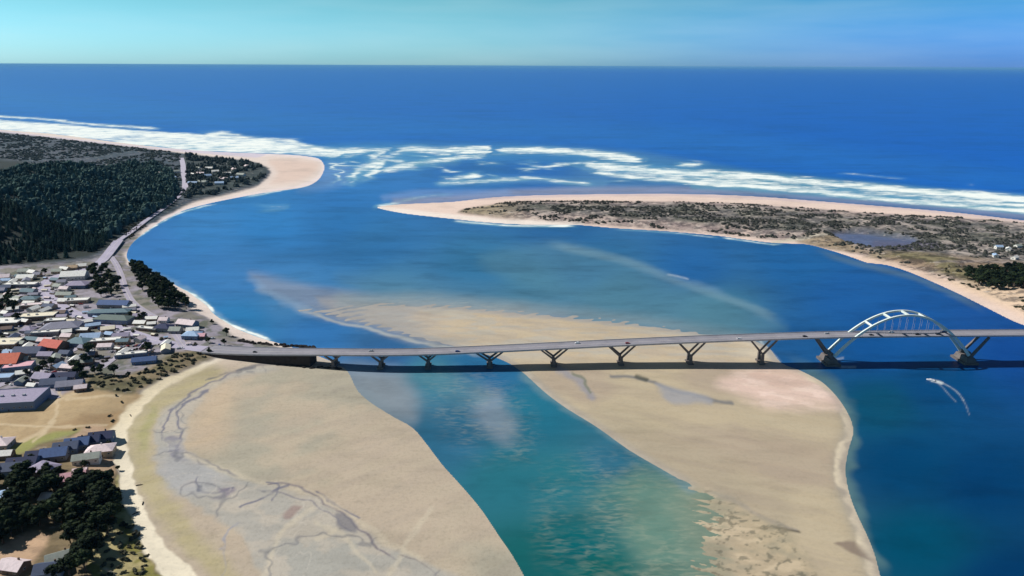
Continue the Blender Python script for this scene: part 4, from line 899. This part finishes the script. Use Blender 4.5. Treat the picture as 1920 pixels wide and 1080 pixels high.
# ------------------------------------------------------------------ BOAT
bp = G(1745, 713.5); boat = thing('motor_boat', 'small white motor boat running upriver ahead of its wake', 'boat', (float(bp[0]), float(bp[1]), 0), R(150))
hv = []; ns = 9
for i in range(ns):
    t = i / (ns - 1); x = -3.4 + 7.2 * t; w = 1.25 * (1 - max(0, (t - .45) / .55) ** 2.2) + .02
    hv += [(x, -w, .95 + .3 * t), (x, -w * .75, .1), (x, 0, -.35 + .6 * max(0, t - .7)), (x, w * .75, .1), (x, w, .95 + .3 * t)]
hf = [(i*5+j, i*5+j+1, (i+1)*5+j+1, (i+1)*5+j) for i in range(ns-1) for j in range(4)] + [(i*5+4, i*5, (i+1)*5, (i+1)*5+4) for i in range(ns-1)] + [(0, 4, 3, 2, 1)]
put('hull', hv, hf, CM_['white'], boat); MB().box(-.6, 1.3, -.75, .75, 1.08, 1.75).build('cabin', CM_['white'], boat)
put('windscreen', [(1.32, -.7, 1.15), (1.32, .7, 1.15), (1.32, .65, 1.7), (1.32, -.65, 1.7)], [(0, 1, 2, 3)], glassm, boat); MB().box(-3.9, -3.4, -.25, .25, .2, 1.5).build('outboard_motor', CM_['black'], boat)

# ------------------------------------------------------------------ TREES AND SCRUB
def foliage(name, c1, c2, sc=.25):
    m, nt, b = mat(name, .85, .08)
    oi = node(nt, 'ShaderNodeObjectInfo'); geo = node(nt, 'ShaderNodeNewGeometry')
    f = noise(nt, sc, 4)
    nn = node(nt, 'ShaderNodeTexNoise'); nn.inputs['Scale'].default_value = .09; nn.inputs['Detail'].default_value = 3; nt.links.new(geo.outputs['Position'], nn.inputs['Vector'])
    a = mixc(nt, mrange(nt, math_(nt, 'ADD', f, nn.outputs['Fac']), .8, 1.2, 0, 1), tuple(lin(c1)), tuple(lin(c2)))
    a = mixc(nt, 1, a, mixc(nt, mrange(nt, oi.outputs['Random'], 0, 1, .65, 1.35), (0, 0, 0), (1, 1, 1)), 'MULTIPLY'); nt.links.new(a, b.inputs['Base Color']); return m
pinem = foliage('pine_foliage', (20, 30, 24), (56, 68, 42)); firm = foliage('fir_foliage', (24, 46, 46), (66, 92, 80), .06); shrubm = foliage('shrub_foliage', (62, 66, 52), (98, 96, 78), .5); woodm = foliage('wood_foliage', (30, 54, 56), (88, 112, 104), .05); barkm = simple('bark', (84, 68, 56), .9)
scrubm = foliage('scrub_foliage', (50, 66, 68), (96, 104, 98), .5); dunem = foliage('dune_scrub_foliage', (50, 54, 54), (96, 96, 86), .5)
def leafcloud(rng, centres, nper, leaf):
    """clumps of leaf-sized faces on and in uneven lobes"""
    V = []; Fc = []
    for (cx, cy, cz, rx, ry, rz) in centres:
        for _ in range(nper):
            d = rng.normal(size=3); d /= np.linalg.norm(d); r = rng.uniform(.72, 1.08)
            c = np.array([cx + d[0]*rx*r, cy + d[1]*ry*r, cz + d[2]*rz*r]); s = leaf * rng.uniform(.6, 1.4)
            u = np.cross(d, rng.normal(size=3)); u /= np.linalg.norm(u); w = np.cross(d + rng.normal(size=3) * .5, u); w /= np.linalg.norm(w); k = len(V)
            V += [c - u*s, c - w*s*.55, c + u*s + d*s*.3, c + w*s*.55]; Fc.append((k, k+1, k+2, k+3))
        k = len(V)       # an inner mass that closes the lobe
        for zz, rr in ((-.75, .5), (0, .8), (.7, .5)):
            for j in range(6): V.append(np.array([cx + rx*rr*math.cos(j*1.047+zz), cy + ry*rr*math.sin(j*1.047+zz), cz + rz*zz]))
        for a in (0, 6):
            for j in range(6): Fc.append((k+a+j, k+a+(j+1)%6, k+a+6+(j+1)%6, k+a+6+j))
        Fc.append(tuple(k+12+j for j in range(6))); Fc.append(tuple(k+j for j in range(5, -1, -1)))
    return V, Fc
def pine_proto(i):
    rng = np.random.default_rng(100 + i); t = thing('pine_tree', 'x', 'tree'); H = 13
    cs = [(rng.uniform(-3.6, 3.6), rng.uniform(-3.6, 3.6), H * rng.uniform(.45, .82), rng.uniform(1.7, 3.0), rng.uniform(1.7, 3.0), rng.uniform(1.3, 2.2)) for _ in range(9)] + [(0, 0, H*.86, 2.4, 2.4, 2.0)]
    V, Fc = leafcloud(rng, cs, 60, .62); put('crown', V, Fc, pinem, t)
    tr = MB(); tr.tube([(0, 0, -1), (.2, .1, H*.3), (.1, -.2, H*.6), (0, 0, H*.85)], [.45, .36, .25, .1], 7)
    for c in cs[:6]: tr.tube([(.1, 0, H*.32), (c[0]*.5, c[1]*.5, (H*.32 + c[2])/2), c[:3]], [.2, .13, .05], 5)
    tr.build('trunk', barkm, t); return t
def fir_mesh(rng, H=24, rad=4.4, tiers=8, n=11, leaves=110):
    V = []; Fc = []
    for k in range(tiers):
        f = k / (tiers - 1); z0 = H * (.12 + .80 * f); r = rad * (1 - f) ** .85 + .35; k0 = len(V); V.append((rng.normal() * .1, rng.normal() * .1, z0 + H * .17 * (1 - .4 * f)))
        ph = rng.uniform(0, 6)
        for j in range(n * 2):
            a = ph + math.pi * j / n; rr = r * (1.0 if j % 2 == 0 else .55) * rng.uniform(.75, 1.15); V.append((rr * math.cos(a), rr * math.sin(a), z0 - rr * .32 + rng.uniform(-.3, .3)))
        for j in range(n * 2): Fc.append((k0, k0 + 1 + j, k0 + 1 + (j + 1) % (n * 2)))
    for _ in range(leaves):
        f = rng.uniform(0, 1) ** 1.4; a = rng.uniform(0, 6.28); r = (rad * (1 - f) ** .85 + .3) * rng.uniform(.7, 1.1); c = np.array([r*math.cos(a), r*math.sin(a), H*(.12 + .86*f)]); s = rng.uniform(.4, .9)
        u = np.array([math.cos(a), math.sin(a), -.45]); w = np.array([-math.sin(a), math.cos(a), rng.uniform(-.4, .4)]); k0 = len(V)
        V += [tuple(c - w*s*.5), tuple(c + u*s*1.3), tuple(c + w*s*.5)]; Fc.append((k0, k0+1, k0+2))
    return V, Fc
def fir_proto(i):
    rng = np.random.default_rng(200 + i); t = thing('fir_tree', 'x', 'tree'); V, Fc = fir_mesh(rng, H=18 + i, rad=5.0 + .5 * (i % 3), tiers=9, leaves=220); put('crown', V, Fc, firm, t)
    MB().tube([(0, 0, -2), (0, 0, 8), (0, 0, 16)], [.5, .4, .1], 6).build('trunk', barkm, t); return t
def shrub_proto(i):
    rng = np.random.default_rng(300 + i); t = thing('shrub', 'x', 'shrub')
    cs = [(rng.uniform(-2.2, 2.2), rng.uniform(-1.6, 1.6), rng.uniform(.6, 1.6), rng.uniform(1.1, 2.0), rng.uniform(1.0, 1.7), rng.uniform(.8, 1.4)) for _ in range(5)]
    V, Fc = leafcloud(rng, cs, 34, .42); put('foliage', V, Fc, shrubm, t)
    s = MB()
    for c in cs[:4]: s.tube([(0, 0, -.5), (c[0]*.5, c[1]*.5, c[2]*.5), c[:3]], [.12, .08, .03], 5)
    s.build('stem', barkm, t); return t
protos = {'pine': [pine_proto(i) for i in range(4)], 'fir': [fir_proto(i) for i in range(4)], 'shrub': [shrub_proto(i) for i in range(4)]}
used = {}
def plant(kind, p, sc, label, group=None):
    lst = protos[kind]; i = random.randrange(len(lst)); key = (kind, i); rz = random.uniform(0, 6.28); q = sc * random.uniform(.9, 1.1)
    if key not in used:
        used[key] = 1; o = lst[i]; o.location = p; o.rotation_euler = (0, 0, rz); o.scale = (sc, sc, q); o['label'] = label
        if group: o['group'] = group
    else:
        o = dup(lst[i], p, rz, (sc, sc, q), label)
        if group: o['group'] = group
        elif 'group' in o: del o['group']
    return o
cnt = {'pine': 0, 'fir': 0, 'shrub': 0}
def scatter(poly, step, kind, sc, label, group, which='main', n=999, jit=.45):
    w = toworld(poly); x0, x1 = min(a[0] for a in w), max(a[0] for a in w); y0, y1 = min(a[1] for a in w), max(a[1] for a in w); pts = []
    y = y0
    while y < y1:
        x = x0 + random.uniform(0, step)
        while x < x1: pts.append((x + random.uniform(-jit, jit) * step, y + random.uniform(-jit, jit) * step)); x += step
        y += step
    if kind == 'pine': pts = [q for q in pts if all(abs(q[0] - a) > 8 or not (-13 < q[1] - c < 5) for a, c in HXY)]
    pts = [q for q in pts if bool(inside(np.array([q[0]]), np.array([q[1]]), w)[0])]; pts.sort(key=lambda q: q[1]); pts = pts[:n]
    for q in pts:
        plant(kind, Vector((q[0], q[1], ground_h(q[0], q[1], which) - .2)), sc * random.uniform(.75, 1.25), label, group); cnt[kind] += 1
HXY = [(b.location.x, b.location.y) for b in list(COL.objects) if b.type == 'EMPTY' and b.name.startswith('house') and b.location.y < 560]
# near grove of shore pines
scatter([(-25,905),(30,888),(68,900),(98,915),(118,912),(150,918),(185,912),(216,924),(224,950),(219,990),(206,1020),(188,1040),(178,1100),(128,1100),(138,1058),(112,1012),(78,1008),(50,1012),(20,1032),(-25,1040)], 7.4, 'pine', 1.08, 'dark shore pine in the dense grove beside the pale beach', 'dark shore pines in the beach grove')
scatter([(240,500),(258,500),(275,512),(300,530),(328,548),(346,566),(352,584),(335,592),(300,588),(292,578),(276,565),(262,540),(250,518)], 10.0, 'pine', 1.0, 'dark shore pine in the waterfront grove at the curve of the bay', 'shore pines on the town waterfront')
scatter([(166,516),(196,509),(210,524),(224,542),(226,560),(210,566),(190,564),(180,562),(176,545),(170,530)], 11, 'pine', .9, 'dark pine in the block of pines behind the pinkish white shop', 'pines in the middle of town')
scatter([(1800,524),(1850,516),(1925,512),(1930,540),(1915,552),(1880,553),(1845,545),(1815,533)], 9, 'pine', 1.05, 'dark pine in the grove above the far beach', 'dark pines above the far beach', 'spit')
single = [(15,574,1.3,'big dark pine beside the teal roofed houses'),(26,588,1.3,'big dark pine just below its twin near the teal houses'),(33,604,1.0,'dark pine behind the broad white store'),(20,560,1.0,'dark pine at the top of the town tree clump'),(3,584,.9,'pine at the inland end of the town tree clump'),
 (85,516,.8,'lone dark pine by the forest edge houses'),(276,662,1.05,'lone dark pine next to the slim white boat shed'),(168,668,1.1,'tall dark pine in front of the teal hipped house'),(162,684,1.0,'dark pine below the teal hipped house'),(150,704,1.1,'green pine beside the navy house above the field'),(142,696,.9,'green pine behind the navy house above the field'),
 (158,716,.9,'dark pine over the small cottage at the field corner'),(84,692,.8,'dark pine west of the navy house above the field'),(97,686,.8,'dark pine between the red hall and the field houses'),(75,702,.8,'dark pine by the lilac gabled house'),(52,706,.65,'small round pine beside the street above the largest building'),(50,717,.5,'very small pine below the small round one'),
 (190,702,.85,'dark bush pine in the scrub west of the round tree'),(178,700,.7,'dark bushy pine at the inland end of the scrub'),(215,704,.95,'round dark tree standing alone in the scrub'),(241,708,.5,'little dark pine in the scrub beyond the round tree'),(262,602,.8,'bluish pine at the end of the motel'),(270,598,.7,'smaller bluish pine beside the motel pine'),
 (425,630,.75,'wind bent dark tree by the beach next to the bridge'),(421,648,.6,'dark tree at the bridge head'),(398,607,.5,'low dark tree at the beach edge by the pink house'),(390,643,.6,'purplish dark tree at the corner of the little pink house'),(393,662,.55,'dark tree right at the bridge abutment'),(246,596,.7,'dark pine between motel and street'),
 (208,842,.6,'dark tree on the beach edge beside the pinkish hipped house'),(60,868,.6,'dark tree inland of the dark roofed row'),(160,880,.6,'dark tree behind the small pinkish cottage'),(110,900,.8,'dark tree beside the pink gabled house'),(92,888,.7,'dark tree against the lilac hipped house'),(222,882,.35,'bush sized pine on the beach edge'),(100,1086,.8,'dark pine at the bottom of the grove clearing')]
for a, b_, s, lab in single: plant('pine', at(a, b_) - Vector((0, 0, .3)), s, lab); cnt['pine'] += 1
# wooded hill: nearest trees one by one, the wood behind them as one mass
random.seed(11); fx0, fx1 = min(a[0] for a in FOREST), max(a[0] for a in FOREST); fy0, fy1 = min(a[1] for a in FOREST), max(a[1] for a in FOREST)
gx, gy = np.meshgrid(np.arange(-1150, fx1, 8.2), np.arange(fy0, fy1, 8.6)); gx = gx.ravel() + RNG.uniform(-3.6, 3.6, gx.size); gy = gy.ravel() + RNG.uniform(-3.6, 3.6, gy.size)
ok = (sdist(gx, gy, FOREST) > 2) & (gx > -gy * 0.88 - 60); gap = fbm(gx / 45, gy / 60, 3, 51); ok &= gap > .29 + .30 * smooth(345, 300, S(gx, gy)[1]); gx, gy = gx[ok], gy[ok]; gz = height_main(gx, gy)
hpx, hpy = S(gx, gy, gz); order = np.argsort(gy - .12 * gz + 0.0 * gx); vis = [i for i in order if hpx[i] > -5][:300]; vs_ = set(vis)
for i in vis: plant('fir', Vector((gx[i], gy[i], gz[i] - .5)), random.uniform(.5, .95), 'dark fir tree at the foot of the wooded hill behind town', 'fir trees at the foot of the wooded hill')
rest = np.array([i for i in range(len(gx)) if i not in vs_])
def mass(name, label, pts, protoV, protoF, sc, m, kind='forest', zs=None):
    n = len(pts); pv = [np.array(v, float) for v in protoV]; pf = [np.array(f) for f in protoF]; VV = []; FF = []; off = 0
    for i, (x, y, z) in enumerate(pts):
        k = i % len(pv); a = RNG.uniform(0, 6.28); c, s = math.cos(a), math.sin(a); q = sc * RNG.uniform(.6, 1.25); v = pv[k]
        VV.append(np.stack([(v[:, 0]*c - v[:, 1]*s)*q + x, (v[:, 0]*s + v[:, 1]*c)*q + y, v[:, 2]*q*(zs[i] if zs is not None else 1) + z], 1)); FF.append(pf[k] + off); off += len(v)
    o = put_np(name, np.concatenate(VV), np.concatenate(FF), m); o['kind'] = 'stuff'; o['label'] = label; o['category'] = kind; return o
fp = [fir_mesh(np.random.default_rng(400 + i), 22, 4.6, 5, 6, 16) for i in range(3)]

# low scrub of the far headland
def blob(rng, r=2.6, h=2.2, n=7):
    V = []; Fc = []
    for k, (zz, rr) in enumerate(((0, 1), (.45, .95), (.85, .6))):
        for j in range(n): V.append((r*rr*math.cos(j*6.283/n+k*.4)*rng.uniform(.7, 1.25), r*rr*math.sin(j*6.283/n+k*.4)*rng.uniform(.7, 1.25), h*zz*rng.uniform(.8, 1.2)))
    V.append((0, 0, h))
    for k in (0, n):
        for j in range(n): a, b_, c, d = k+j, k+(j+1)%n, k+n+(j+1)%n, k+n+j; Fc += [(a, b_, c), (a, c, d)]
    for j in range(n): Fc.append((2*n+j, 2*n+(j+1)%n, 3*n))
    for _ in range(26):
        d = rng.normal(size=3); d[2] = abs(d[2]); d /= np.linalg.norm(d); c = d * (r, r, h) * rng.uniform(.8, 1.15); s = .55 * rng.uniform(.5, 1.3); u = np.cross(d, rng.normal(size=3)); u /= np.linalg.norm(u); k0 = len(V)
        V += [tuple(c-u*s), tuple(c+u*s), tuple(c+d*s*1.6)]; Fc.append((k0, k0+1, k0+2))
    return V, Fc
bl = [blob(np.random.default_rng(500 + i)) for i in range(5)]
fb = [blob(np.random.default_rng(520 + i), 5.0 + .5 * i, 13 + 1.5 * i, 8) for i in range(5)]
fp = fp + fb
mass('forest', 'dense dark green wood covering the hill beyond the town', list(zip(gx[rest], gy[rest], gz[rest] - .5)), [p[0] for p in fp], [p[1] for p in fp], .85, woodm, 'forest')
HEADV = toworld([(-900,208),(-300,228),(0,250),(150,267),(290,283),(345,290),(420,299),(480,308),(502,319),(500,332),(478,348),(428,362),(366,376),(345,385),(338,366),(322,335),(230,326),(100,312),(0,300),(-400,290),(-900,280)])
hx = RNG.uniform(-2600, -300, 26000); hy = RNG.uniform(1500, 3900, 26000); ok = (sdist(hx, hy, HEADV) > 3) & (hx > -hy * .85) & (fbm(hx / 60, hy / 90, 3, 61) > .40)
a, b_ = S(hx, hy); ok &= ~((np.abs(a - 344) < 6) & (b_ < 356)); hx, hy = hx[ok], hy[ok]; sz = 1.0 + 1.2 * (S(hx, hy)[0] > 345)
mass('headland_scrub', 'grey green scrub and low trees over the far headland', list(zip(hx, hy, height_main(hx, hy) - .2)), [p[0] for p in bl], [p[1] for p in bl], 1.7, scrubm, 'scrub', sz)
# dune scrub on the spit
sx = RNG.uniform(-120, 2300, 60000); sy = RNG.uniform(720, 1720, 60000); ok = (sdist(sx, sy, SPITUPw) > 2) & (sx < sy * .86 + 20) & (sdist(sx, sy, PONDw) < -4)
a, b_ = S(sx, sy); dens = fbm(sx / 34, sy / 22, 3, 71); edge = sdist(a, b_, SPITUPs); lowv = (pg(a, b_, [(1620,484),(1700,478),(1800,486),(1925,500),(1990,560),(1880,560),(1780,520),(1700,503)], 7) > .4)
ok &= (dens > np.where(edge < 14, .56, .46)) & (~lowv | (dens > .66)); sx, sy = sx[ok], sy[ok]; sz_ = height_spit(sx, sy); 
vis = np.argsort(sy)[: 0]; near = np.argsort(sy); near = [i for i in near if S(sx[i], sy[i])[0] < 1925][:55]; ns_ = set(near)
for i in near: plant('shrub', Vector((sx[i], sy[i], sz_[i] - .2)), random.uniform(.7, 1.3), 'dark shrub on the dunes of the spit behind the river beach', 'shrubs on the spit dunes')
rest = [i for i in range(len(sx)) if i not in ns_]
mass('dune_scrub', 'grey brown scrub covering the dunes of the sand spit', [(sx[i], sy[i], sz_[i] - .2) for i in rest], [p[0] for p in bl], [p[1] for p in bl], .95, dunem, 'scrub', RNG.uniform(.7, 1.5, len(rest)))
scatter([(160,728),(185,712),(230,714),(300,692),(340,668),(392,670),(370,685),(320,705),(270,730),(235,745),(200,735)], 8, 'shrub', .9, 'dark shrub in the scrubby strip between town and tidal flat', 'shrubs between town and tidal flat', n=80)
scatter([(200,975),(225,950),(258,1005),(292,1085),(190,1100),(188,1045)], 6.5, 'shrub', .75, 'olive shrub on the grassy strip between pine grove and beach', 'olive shrubs beside the beach grove', n=60)
for i, (a, b_, s, lab) in enumerate([(218,742,.6,'shrub at the upper corner of the dry field'),(228,755,.6,'shrub on the beach edge of the dry field'),(212,790,.7,'shrub where the dark roofed row meets the beach'),(205,780,.6,'shrub beside the dry field fence line'),(165,802,.6,'shrub on the lower border of the dry field'),(140,806,.5,'small shrub on the lower border of the dry field'),
    (436,632,.6,'shrub on the sand beside the bridge'),(330,665,.9,'shrub below the bridge approach'),(352,668,.9,'shrub beneath the road embankment'),(310,682,.8,'shrub beside the bright blue shed')]): plant('shrub', at(a, b_), s, lab)
def log_(px_, py_, rz, label):
    p = at(px_, py_); o = MB().tube([(-2.2, 0, .3), (-.6, .15, .38), (1, -.05, .34), (2.3, .1, .25)], [.36, .34, .28, .16], 8)
    o.tube([(.6, 0, .4), (1.1, .8, .9)], [.12, .05], 5); ob = o.build('driftwood_log', simple('driftwood', (72, 64, 56), .9) if 'driftwood' not in bpy.data.materials else bpy.data.materials['driftwood'])
    ob.location = p; ob.rotation_euler = (0, 0, rz); ob['label'] = label; ob['category'] = 'log'
log_(261, 910, .4, 'dark driftwood log on the wet edge of the beach beside the grove, topmost'); log_(268, 944, 1.9, 'dark driftwood log farther down the wet beach edge'); log_(254, 963, 1.0, 'dark driftwood log lying on the pale dry sand'); log_(245, 779, 2.2, 'dark driftwood log on the beach by the dry field')

# garden shrubs and small trees through the town
random.seed(23)
TOWN = toworld([(-20,525),(100,518),(130,560),(200,600),(330,640),(380,655),(300,672),(200,690),(150,700),(100,720),(60,735),(-20,735)])
bxy = [(b.location.x, b.location.y) for b in list(COL.objects) if b.type == 'EMPTY' and ('building' in b.name or b.name.startswith(('house', 'warehouse')))]
k = 0
while k < 85:
    x = random.uniform(-700, -300); y = random.uniform(600, 1000)
    if sdist(np.array([x]), np.array([y]), TOWN)[0] < 2 or min((x - a) ** 2 + (y - c) ** 2 for a, c in bxy) < 120: continue
    plant('shrub', Vector((x, y, ground_h(x, y) - .1)), random.uniform(.5, 1.15), 'dark garden shrub between the houses of the town', 'garden shrubs in the town'); k += 1
random.seed(31)
def free(x, y, d):
    for w_, ww in RW:
        if seg_dist(np.array([x]), np.array([y]), w_, False)[0] < ww / 2 + (d - 8 if d > 12 else 1.5): return False
    return min((x - a) ** 2 + (y - c) ** 2 for a, c in bxy) > d * d
k = 0; tries = 0
OUT = toworld([(250,560),(300,600),(380,625),(420,645),(340,645),(260,640),(230,600)])
while k < 84 and tries < 6000:
    tries += 1; x = random.uniform(-740, -290); y = random.uniform(600, 1010); q_ = np.array([x]), np.array([y])
    if max(sdist(*q_, TOWN)[0], sdist(*q_, OUT)[0]) < 3 or not free(x, y, 13.6): continue
    pxx, pyy = S(x, y, 5.0); c = ('white', 'grey', 'pinkwhite', 'slate', 'white', 'teal', 'cream', 'white', 'lilac', 'brown', 'paleblue', 'white', 'greygreen')[k % 13]
    b = thing('small_house', 'small ' + RN[c] + ' roofed house squeezed between the larger buildings of the town', 'house', (x, y, ground_h(x, y) - .3), random.uniform(-.3, .5) + (1.57 if k % 4 == 0 else 0), 'small ' + RN[c] + ' roofed houses in the town')
    l, w, h = random.uniform(4.5, 7.5), random.uniform(3.4, 4.8), random.uniform(2.8, 4.2); MB().box(-l, l, -w, w, -2, h).add([(-l,-w,h),(-l,w,h),(-l,0,h+w*.5),(l,-w,h),(l,w,h),(l,0,h+w*.5)], [(0,2,1),(3,4,5),(0,3,5,2),(1,2,5,4)]).build('wall', WMT[('white', 'tan', 'grey', 'brown', 'blue')[k % 5]], b)
    r = MB()
    for s in (-1, 1):
        V = [(-l-.5, s*(w+.5), h-.2), (l+.5, s*(w+.5), h-.2), (l+.5, 0, h+w*.5+.06), (-l-.5, 0, h+w*.5+.06)]; V += [(a, b2, c2 + .2) for a, b2, c2 in V]; r.add(V, [(0,1,2,3),(7,6,5,4),(0,4,5,1),(1,5,6,2),(2,6,7,3),(3,7,4,0)])
    r.build('roof', RM[c], b); MB().box(-.5, .5, -w-.06, -w+.01, 0, 2.1).build('door', doorm, b)
    for xx in (-l*.55, l*.55): MB().box(xx-.7, xx+.7, -w-.06, -w+.01, 1.1, 2.2).build('window', glassm, b)
    bxy.append((x, y)); k += 1
# cars along the streets and drives
k = 0; tries = 0
while k < 70 and tries < 9000:
    tries += 1; x = random.uniform(-740, -290); y = random.uniform(600, 1010); q_ = np.array([x]), np.array([y])
    if max(sdist(*q_, TOWN)[0], sdist(*q_, OUT)[0]) < 2 or not free(x, y, 11): continue
    c = ('white', 'silver', 'black', 'blue', 'white', 'red', 'silver')[k % 7]
    car(Vector((x, y, ground_h(x, y) + .3)), random.choice((.2, 1.4, 3.3, .5)) + random.uniform(-.2, .2), c, 'car', c + ' car parked by itself along the streets of the town', c + ' cars parked along the town streets'); k += 1
# small sheds and trailers
k = 0
while k < 26:
    x = random.uniform(-700, -320); y = random.uniform(600, 980)
    if sdist(np.array([x]), np.array([y]), TOWN)[0] < 4 or min((x - a) ** 2 + (y - c) ** 2 for a, c in bxy) < 230: continue
    s = thing('garden_shed', 'small pale garden shed standing between the houses of the town', 'shed', (x, y, ground_h(x, y) - .1), random.uniform(-.4, .5), 'garden sheds in the town')
    l, w, h = random.uniform(2, 4.5), random.uniform(1.4, 2), 2.4; MB().box(-l, l, -w, w, -1, h).build('wall', WMT[('white', 'tan', 'grey', 'brown')[k % 4]], s)
    MB().add([(-l-.3,-w-.3,h),(l+.3,-w-.3,h),(l+.3,w+.3,h),(-l-.3,w+.3,h),(-l-.3,0,h+.9),(l+.3,0,h+.9)], [(0,1,5,4),(2,3,4,5),(1,2,5),(3,0,4),(3,2,1,0)]).build('roof', RM[('white', 'pinkwhite', 'grey', 'paleblue', 'cream')[k % 5]], s)
    MB().box(-.45, .45, -w-.06, -w+.01, 0, 1.9).build('door', doorm, s); bxy.append((x, y)); k += 1

# ------------------------------------------------------------------ HAZE over the sea
hm_ = bpy.data.materials.new('haze_air'); hm_.use_nodes = True; hn = hm_.node_tree; hn.nodes.clear()
pv = hn.nodes.new('ShaderNodeVolumePrincipled'); ho = hn.nodes.new('ShaderNodeOutputMaterial'); hn.links.new(pv.outputs[0], ho.inputs['Volume'])
pv.inputs['Color'].default_value = (0.24, 0.60, 1.0, 1); pv.inputs['Density'].default_value = 1.0e-5; pv.inputs['Anisotropy'].default_value = 0.0
hz = MB().box(-7e5, 7e5, -1200, 1e6, -15.5, CAM_H + 6).build('haze', hm_); hz['kind'] = 'stuff'; hz['label'] = 'thin blue sea haze over bay and ocean'

scatter([(232,436),(262,420),(300,400),(322,388),(318,396),(285,418),(255,440),(236,452)], 7, 'shrub', .9, 'dark shrub on the bank between coast road and beach', 'shrubs below the coast road', n=45)
